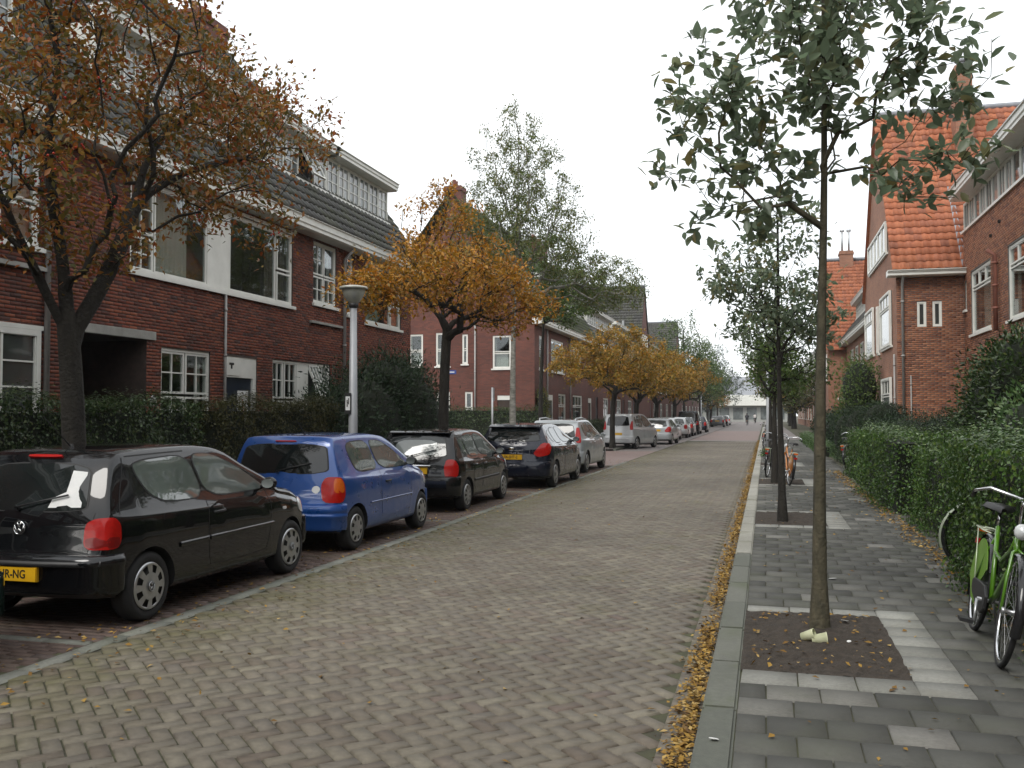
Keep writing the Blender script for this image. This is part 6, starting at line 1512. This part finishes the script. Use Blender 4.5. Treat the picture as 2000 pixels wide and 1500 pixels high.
FAR = [
 ('silver hatchback with red corner lights next to the silver people carrier', (-5.85, 52.4), .04, 'paint_silver2', (4.0, 1.68, 1.45, 2.5, .7, .29, .2), 'swept'),
 ('pale silver saloon, third of the silver cars past the side street', (-6.25, 60.0), .0, 'paint_silver', (4.4, 1.75, 1.46, 2.65, .85, .3, .21), 'upright'),
 ('white hatchback half hidden past the silver cars', (-6.1, 67.0), .0, 'paint_white', (3.9, 1.68, 1.46, 2.5, .7, .29, .2), 'upright'),
 ('dark grey hatchback just before the black van', (-6.1, 72.2), .0, 'paint_grey', (4.0, 1.7, 1.45, 2.5, .75, .29, .2), 'upright'),
 ('dark blue hatchback just after the black van, far down the row', (-5.95, 86.5), .0, 'paint_darkblue', (4.0, 1.7, 1.45, 2.5, .75, .29, .2), 'upright'),
 ('grey car parked alone far down the left side', (-5.9, 122.0), .0, 'paint_grey', (4.3, 1.75, 1.42, 2.6, .8, .3, .2), 'upright'),
 ('dark car behind the lone grey car, far down the left side', (-5.9, 133.0), .0, 'paint_black', (4.2, 1.74, 1.45, 2.6, .8, .3, .2), 'upright'),
 ('silver car last in the far left row', (-5.9, 143.0), .0, 'paint_silver', (4.2, 1.74, 1.45, 2.6, .8, .3, .2), 'upright')]
for lab, (x, y), dr, pm, (L_, W_, H, wb, ra, tr, wh), tl in FAR:
    P = hatch(L_, W_, H, wb, ra, tr, wh, hood=.96, belt=.93, rear_lean=.36, tail=.66, spokes=6, wstyle=1)
    c = Car(lab, (x, y, 0), RZ - dr, P, pm); dress5(c, pm, tl, '', False)
P = hatch(4.5, 1.80, 1.92, 2.9, .72, .31, .2, hood=1.12, belt=1.08, rear_lean=.08, tail=.75, spokes=6, wstyle=1, roofw=.84)
c = Car('black van standing taller than the cars around it', (-6.15, 78.5, 0), RZ, P, 'paint_black', cat='van', name='parked_van'); dress5(c, 'paint_black', 'upright', '', False)
P = hatch(4.3, 1.75, 1.46, 2.6, .8, .3, .2, hood=.96, belt=.93)
c = Car('dark green car, only its front corner shows at the left picture edge', (-5.905, 1.445, 0), RZ, P, 'paint_green'); dress5(c, 'paint_green', 'upright', '', False)
# ================================================================== STREET FURNITURE, BICYCLES, PEOPLE, SMALL THINGS
def street_lamp(label, x, y, h_, sticker=False):
    o = empty('street_lamp', (x, y, .08)); tag(o, label, 'street lamp', 'street lamps')
    b = MB(); b.tube([(0, 0, 0), (0, 0, .9), (0, 0, h_ - .32)], [.088, .083, .058], 14); b.lathe([(.12, 0), (.12, .03), (.09, .05)], 14); b.build('pole', G['lamp_pole'], o)
    b = MB(); b.lathe([(.055, h_ - .36), (.085, h_ - .33), (.085, h_ - .27), (.06, h_ - .26)], 14); b.build('collar', G['trim_black'], o)
    b = MB(); b.lathe([(.08, h_ - .27), (.12, h_ - .22), (.175, h_ - .14), (.205, h_ - .06), (.21, h_ - .03)], 24); b.build('diffuser', G['lamp_glass'], o)
    b = MB(); b.lathe([(.21, h_ - .03), (.25, h_ - .025), (.255, h_ + .0), (.24, h_ + .018), (.13, h_ + .04), (.001, h_ + .05)], 24); b.build('cap', G['lamp_glass'], o)
    if sticker:
        b = MB(); b.box((-.115, -.1, 1.62), (.0, -.078, 1.98)); s_ = b.build('poster_frame', G['trim_black'], o)
        b = MB(); b.box((-.095, -.104, 1.68), (-.012, -.1005, 1.92)); q = b.build('poster', G['paper'], s_)
        b = MB(); b.box((-.075, -.1065, 1.74), (-.055, -.1045, 1.86)); b.box((-.045, -.1065, 1.78), (-.03, -.1045, 1.89)); b.box((-.075, -.1065, 1.80), (-.03, -.1045, 1.815)); b.build('poster_print', G['plate_text'], s_)
    return o
street_lamp('grey street lamp with bowl shaped head behind the blue hatchback', -6.95, 15.25, 3.82, True)
street_lamp('grey street lamp on the right pavement among the young trees', .10, 38.0, 3.9)
street_lamp('distant grey street lamp on the left beyond the parked cars', -6.95, 108, 3.9)
b = MB(); b.tube([(-7.25, 25.0, .08), (-7.25, 25.0, 2.42)], .03, 8); sp_ = b.build('sign_post', G['galv'], None); tag(sp_, 'thin galvanised sign post beside the birch trunk', 'post')
b = MB(); b.box((-7.265, 25.03, 2.05), (-7.235, 25.18, 2.4)); b.build('sign_panel', G['galv'], sp_)

paint('bike_green', (.085, .22, .012), .0, .35); paint('bike_black', (.012, .012, .013), 0, .4); paint('bike_orange', (.50, .17, .015), 0, .4); paint('bike_grey', (.12, .12, .12), .2, .4)
mat('skirt_green', (.12, .26, .022), (.15, .30, .03), 8, .4)
mat('rack_pale', (.50, .56, .42), None, rough=.35, metal=.3)
def bicycle(label, loc, rz, lean, frame, skirt=None, tyre='tyre', detail=1, fender=None, steer=.25, basket=False, group='bicycles parked on the right pavement'):
    """Dutch step-through bicycle; local +x is forward, rear axle at x=0, leans about its tyre line"""
    o = empty('bicycle', loc); tag(o, label, 'bicycle', group)
    o.rotation_euler = (lean, 0, rz); o.rotation_mode = 'XYZ'
    r = .345; wbx = 1.10; fm = G[frame]; fender = fender or frame
    def wheel(x, st=0):
        n = 36; b = MB(); b.lathe([(r + .018 * math.cos(t), .018 * math.sin(t)) for t in np.linspace(0, 2*math.pi, 9)[:-1]], n, axis='y', closed=True)
        w_ = b.build('wheel', G[tyre], o)
        b = MB(); b.lathe([(r - .012, -.012), (r - .03, -.012), (r - .036, 0), (r - .03, .012), (r - .012, .012)], n, axis='y'); b.build('rim', G['chrome'], w_)
        b = MB(); b.lathe([(.0, -.05), (.022, -.05), (.022, -.03), (.014, -.02), (.014, .02), (.022, .03), (.022, .05), (0, .05)], 10, axis='y'); b.build('hub', G['rim_silver'], w_)
        b = MB()
        for k in range(24 if detail else 10):
            t = 2*math.pi*k/(24 if detail else 10); s_ = .028 * (1 if k % 2 else -1); t2 = t + (.35 if k % 4 < 2 else -.35)
            b.tube([(.02*math.cos(t2), s_, .02*math.sin(t2)), ((r-.03)*math.cos(t), 0, (r-.03)*math.sin(t))], .0014, 3, cap=False)
        b.build('spokes', G['rim_silver'], w_)
        w_.location = (x, 0, r); w_.rotation_euler = (0, 0, st); return w_
    wheel(0); wheel(wbx, steer)
    def fen(x, a0, a1, st, nm='mudguard'):
        b = MB(); n = 16; vs = []; fs = []
        for k in range(n + 1):
            t = a0 + (a1 - a0) * k / n
            for q, dr in ((-.030, -.008), (-.02, .004), (0, .009), (.02, .004), (.030, -.008)): vs.append(((r + .032 + dr) * math.cos(t), q, (r + .032 + dr) * math.sin(t)))
        for k in range(n):
            for j in range(4): fs.append((k*5+j, k*5+j+1, k*5+6+j, k*5+5+j))
        b.add(vs, fs, 0, True); f = b.build(nm, G[fender], o); f.location = (x, 0, r); f.rotation_euler = (0, 0, st)
    fen(0, R(20), R(205), 0); fen(wbx, R(-15), R(135), steer)
    bb = (.46, 0, .29); seat = (.20, 0, .80); head = (.93, 0, .83); headl = (.97, 0, .66)
    b = MB(); b.tube([seat, bb], .017, 8); b.tube([bb, (.60, 0, .36), (.80, 0, .53), headl], .021, 8); b.tube([(.27, 0, .63), (.55, 0, .60), (.78, 0, .70), head], .016, 8)
    b.tube([head, headl], .022, 8)
    for s_ in (-1, 1): b.tube([(0, .05 * s_, r), (.2, .045 * s_, r - .03), bb], .010, 6); b.tube([(0, .05 * s_, r), (.12, .03 * s_, .58), (.23, .01 * s_, .72)], .009, 6)
    b.build('frame', fm, o)
    b = MB()
    for s_ in (-1, 1): b.tube([(0, .05 * s_, 0), (-.055, .045 * s_, .20), (-.115, .03 * s_, .37), (-.13, 0, .39)], .011, 6)
    fk = b.build('fork', fm, o); fk.location = (wbx, 0, r); fk.rotation_euler = (0, 0, steer)
    b = MB(); b.tube([head, (.88, 0, 1.02), (.885, 0, 1.06)], .013, 8)
    b.tube([(-.17 + .885, -.28, 1.02), (.82, -.29, 1.06), (.93, -.22, 1.10), (.90, 0, 1.06), (.93, .22, 1.10), (.82, .29, 1.06), (-.17 + .885, .28, 1.02)], .011, 8); hb = b.build('handlebar', G['chrome'], o)
    for s_ in (-1, 1): b = MB(); b.tube([(.70, .28 * s_, 1.015), (.80, .288 * s_, 1.05)], .016, 8); b.build('grip', G['trim_black'], hb)
    b = MB(); b.tube([seat, (.17, 0, .92)], .013, 8); b.build('seat_post', G['chrome'], o)
    sv = []; sf = []
    for i, (x, w_, z) in enumerate([(.02, .03, .93), (.04, .10, .955), (.10, .115, .96), (.18, .08, .955), (.26, .04, .95), (.30, .018, .94)]):
        for q, dz in ((-1, -.035), (-.8, 0), (0, .008), (.8, 0), (1, -.035)): sv.append((x, q * w_, z + dz))
    for i in range(5):
        for j in range(4): sf.append((i*5+j, i*5+j+1, i*5+6+j, i*5+5+j))
    b = MB(); b.add(sv, sf, 0, True); b.build('saddle', G['trim_black'], o)
    b = MB(); z = .74
    for s_ in (-1, 1): b.tube([(.16, .03 * s_, z), (.0, .06 * s_, z), (-.30, .06 * s_, z), (-.33, 0, z)], .006, 6); b.tube([(-.22, .06 * s_, z), (0, .05 * s_, r)], .005, 5)
    for xx in (-.22, -.08): b.tube([(xx, -.06, z), (xx, .06, z)], .005, 5)
    b.build('luggage_rack', G['rack_pale'], o)
    b = MB(); b.box((-.395, -.035, .60), (-.375, .035, .64)); b.build('rear_light', G['light_red'], o)
    b = MB(); b.box((-.345, -.045, .70), (-.335, .045, .735)); b.build('reflector', G['light_amber'], o)
    b = MB(); b.lathe([(.0, .0), (.05, .01), (.055, .03), (.02, .08), (0, .09)], 12, axis='x'); hl = b.build('headlight', G['light_clear'], o); hl.location = (1.06, 0, .86); hl.rotation_euler = (0, 0, math.pi)
    b = MB(); b.prism([(-.02, .30), (.03, .27), (.30, .21), (.46, .19), (.55, .24), (.56, .33), (.46, .39), (.3, .39), (.03, .38), (-.03, .36)], (0, -.062, 0), (1, 0, 0), (0, 0, 1), (0, 1, 0), .025); b.build('chain_case', G['trim_black'], o, bevel=.006)
    b = MB(); b.tube([(.46, -.09, .29), (.53, -.095, .14)], .011, 6); b.tube([(.46, .09, .29), (.39, .095, .44)], .011, 6); b.tube([(.46, -.09, .29), (.46, .09, .29)], .014, 8); cr = b.build('crank', G['rim_silver'], o)
    b = MB(); b.box((.48, -.19, .125), (.58, -.105, .15)); b.build('pedal', G['trim_black'], cr)
    b = MB(); b.box((.34, .105, .43), (.44, .19, .455)); b.build('pedal', G['trim_black'], cr)
    b = MB(); b.tube([(.05, .06, .33), (-.02, .17, .02)], .009, 6); b.build('kickstand', G['rim_silver'], o)
    if skirt:
        for s_ in (-1, 1):
            pl_ = [((r - .01) * math.cos(t), (r - .01) * math.sin(t)) for t in np.linspace(R(25), R(178), 14)] + [(-.12, -.13), (.04, -.16), (.12, .02)]
            b = MB(); b.prism(pl_, (0, .036 * s_ - .002, r), (1, 0, 0), (0, 0, 1), (0, 1, 0), .004); b.build('coat_guard', G[skirt], o)
    if basket:
        b = MB(); b.box((1.0, -.17, .80), (1.28, .17, .815))
        for k in range(8):
            b.tube([(1.0 + .04*k, -.17, .81), (.985 + .043*k, -.18, 1.0)], .005, 4); b.tube([(1.0 + .04*k, .17, .81), (.985 + .043*k, .18, 1.0)], .005, 4)
        b.tube([(.98, -.18, 1.0), (1.3, -.18, 1.0), (1.3, .18, 1.0), (.98, .18, 1.0), (.98, -.18, 1.0)], .008, 5); b.build('basket', G['trim_black'], o)
    return o
KH = KERBH + .005
# green bicycle: rear wheel towards the street end, leaning into the hedge
bicycle('green bicycle with coat guards facing the camera, leaning into the right hedge', (1.50, 7.87, KH), R(-93), R(-11), 'bike_green', 'skirt_green', fender='bike_black', steer=-.04)
bicycle('bicycle swallowed by the right hedge, only its pale front mudguard sticking out', (3.19, 10.55, KH), R(180), R(3), 'bike_grey', None, fender='rack_pale', steer=0)
bicycle('orange bicycle leaning on the third right tree', (.50, 22.4, KH), R(98), R(8), 'bike_orange', 'bike_orange', fender='bike_black', basket=False, steer=.1)
bicycle('dark bicycle beyond the orange one', (.02, 25.2, KH), R(80), R(6), 'bike_black', None, detail=0)
bicycle('dark bicycle against the end of the right hedge', (2.25, 28.2, KH), R(70), R(-7), 'bike_black', None, detail=0)
for i, y in enumerate((44, 46.5, 50, 54)):
    bicycle(['first', 'second', 'third', 'fourth'][i] + ' of the far row of bicycles beyond the right lamp', (-.02 + .1 * (i % 2), y, KH), R(70 + 12 * (i % 3)), R(5), ['bike_black', 'bike_grey'][i % 2], None, detail=0)

# ---------------------------------------------------------------- cyclists
def cyclist(label, loc, rz, top, blabel):
    bk = bicycle(blabel, loc, rz, 0, 'bike_black', None, detail=0, group='ridden bicycles far down the road', steer=0)
    p = empty('person', loc, rz); tag(p, label, 'person', 'cyclists far down the road')
    J = dict(pel=(.16, 0, 1.00), chest=(.30, 0, 1.36), neck=(.34, 0, 1.53), head=(.37, 0, 1.63), top=(.37, 0, 1.74))
    vs = [J['pel'], (.22, 0, 1.18), J['chest'], J['neck'], J['head'], J['top']]; ed = [(0, 1), (1, 2), (2, 3), (3, 4), (4, 5)]; rad = [.15, .15, .16, .06, .095, .06]
    def chain(root, pts, rs):
        prev = root
        for q, r_ in zip(pts, rs): vs.append(q); rad.append(r_); ed.append((prev, len(vs) - 1)); prev = len(vs) - 1
    for s_, ft in ((1, ((.52, .12, .72), (.40, .13, .50), (.46, .13, .46))), (-1, ((.58, -.12, .62), (.50, -.13, .24), (.58, -.13, .18)))):
        chain(0, [(.2, .11 * s_, .98), ft[0], ft[1], ft[2]], [.10, .075, .05, .04])
        chain(2, [(.31, .19 * s_, 1.42), (.48, .25 * s_, 1.22), (.70, .27 * s_, 1.10), (.77, .27 * s_, 1.08)], [.075, .05, .038, .034])
    me = bpy.data.meshes.new('body'); me.from_pydata(vs, ed, []); o = obj_me('body', me, p)
    sk = o.modifiers.new('skin', 'SKIN'); ss = o.modifiers.new('sub', 'SUBSURF'); ss.levels = 2; ss.render_levels = 2
    for i, r_ in enumerate(rad): me.skin_vertices[0].data[i].radius = (r_, r_)
    me.skin_vertices[0].data[0].use_root = True
    m2 = bpy.data.meshes.new_from_object(o.evaluated_get(bpy.context.evaluated_depsgraph_get())); o.modifiers.clear(); o.data = m2
    m2.materials.clear()
    for q in (top, 'cloth_dark', 'skin'): m2.materials.append(G[q])
    for f in m2.polygons:
        c_ = f.center; f.use_smooth = True
        f.material_index = 2 if c_.z > 1.54 or (c_.x > .70 and c_.z > 1) else (1 if c_.z < 1.02 else 0)
    b = MB(); b.lathe([(.001, .12), (.06, .105), (.10, .05), (.108, -.01), (.10, -.07), (.075, -.1)], 14); b.v = [(v[0] * 1.05 + .355, v[1], v[2] + 1.655) for v in b.v]; b.build('hair', G['cloth_dark'], p)
    return p
cyclist('cyclist in dark clothes riding away down the middle of the road', (-2.55, 138, 0), RZ, 'cloth_dark', 'bicycle under the cyclist in dark clothes')
cyclist('farther cyclist in a pale top riding away', (-1.75, 165, 0), RZ, 'cloth_pale', 'bicycle under the farther cyclist in a pale top')

# ---------------------------------------------------------------- small things on the ground
b = MB(); b.lathe([(0, 0), (.030, 0), (.042, .10), (.044, .10), (.044, .106), (.040, .106)], 16); cup = b.build('paper_cup', G['rack_pale'], None)
cup.data.materials[0] = mat('cup', (.52, .54, .33), (.60, .61, .42), 20, .6); cup.location = (.30, 7.02, .115); cup.rotation_euler = (R(10), R(82), R(12)); tag(cup, 'crumpled pale paper cup lying on the soil at the near tree', 'cup')
b = MB(); b.lathe([(0, 0), (.030, 0), (.041, .09), (.043, .095), (.038, .095)], 14); cup2 = b.build('paper_cup', G['cup'], None); cup2.location = (.235, 7.05, .12); cup2.rotation_euler = (R(-8), R(70), R(-25)); tag(cup2, 'second pale cup, pushed against the crumpled one at the near tree', 'cup')
def scrap(label, x, y, z, s_, a):
    n = 7; vs = [(s_ * (.6 + .4 * RNG.random()) * math.cos(2*math.pi*k/n), s_ * .6 * (.6 + .4 * RNG.random()) * math.sin(2*math.pi*k/n), RNG.random() * s_ * .25) for k in range(n)]
    b = MB(); b.prism([(v[0], v[1]) for v in vs], (0, 0, 0), (1, 0, 0), (0, 1, 0), (0, 0, 1), .003); q = b.build('paper_scrap', G['paper'], None); q.location = (x, y, z); q.rotation_euler = (RNG.uniform(-.2, .2), RNG.uniform(-.2, .2), a); tag(q, label, 'litter', 'paper scraps on the ground')
scrap('white paper scrap on the kerb near the bottom edge', -.26, 4.83, KERBH + .015, .035, .4)
scrap('small white scrap on the soil right of the near trunk', .55, 7.05, KERBH + .03, .03, 1)
scrap('white scrap behind the near trunk', .58, 7.75, KERBH + .03, .05, 2)
scrap('pale scrap on the pavement past the near tree', .62, 9.8, KERBH + .012, .05, .3)
shrub('weed_clump', 'green weeds at the foot of the right street lamp', [(-.02, 37.2, .18, .16, .25, .16)], 500, .08, 'leaf_bright', 'weeds', None, .3)
# ================================================================== HAZE
hz = bpy.data.materials.new('haze'); hz.use_nodes = True; t = hz.node_tree; t.nodes.clear()
ho = t.nodes.new('ShaderNodeOutputMaterial'); pv = t.nodes.new('ShaderNodeVolumePrincipled')
pv.inputs['Color'].default_value = (.93, .96, 1, 1); pv.inputs['Density'].default_value = .00035; pv.inputs['Anisotropy'].default_value = .2
t.links.new(pv.outputs[0], ho.inputs['Volume'])
b = MB(); b.box((-90, -95, -1.2), (60, 235, 17)); hb_ = b.build('haze', hz, None); tag(hb_, 'thin pale autumn haze filling the street', 'haze', kind='stuff')
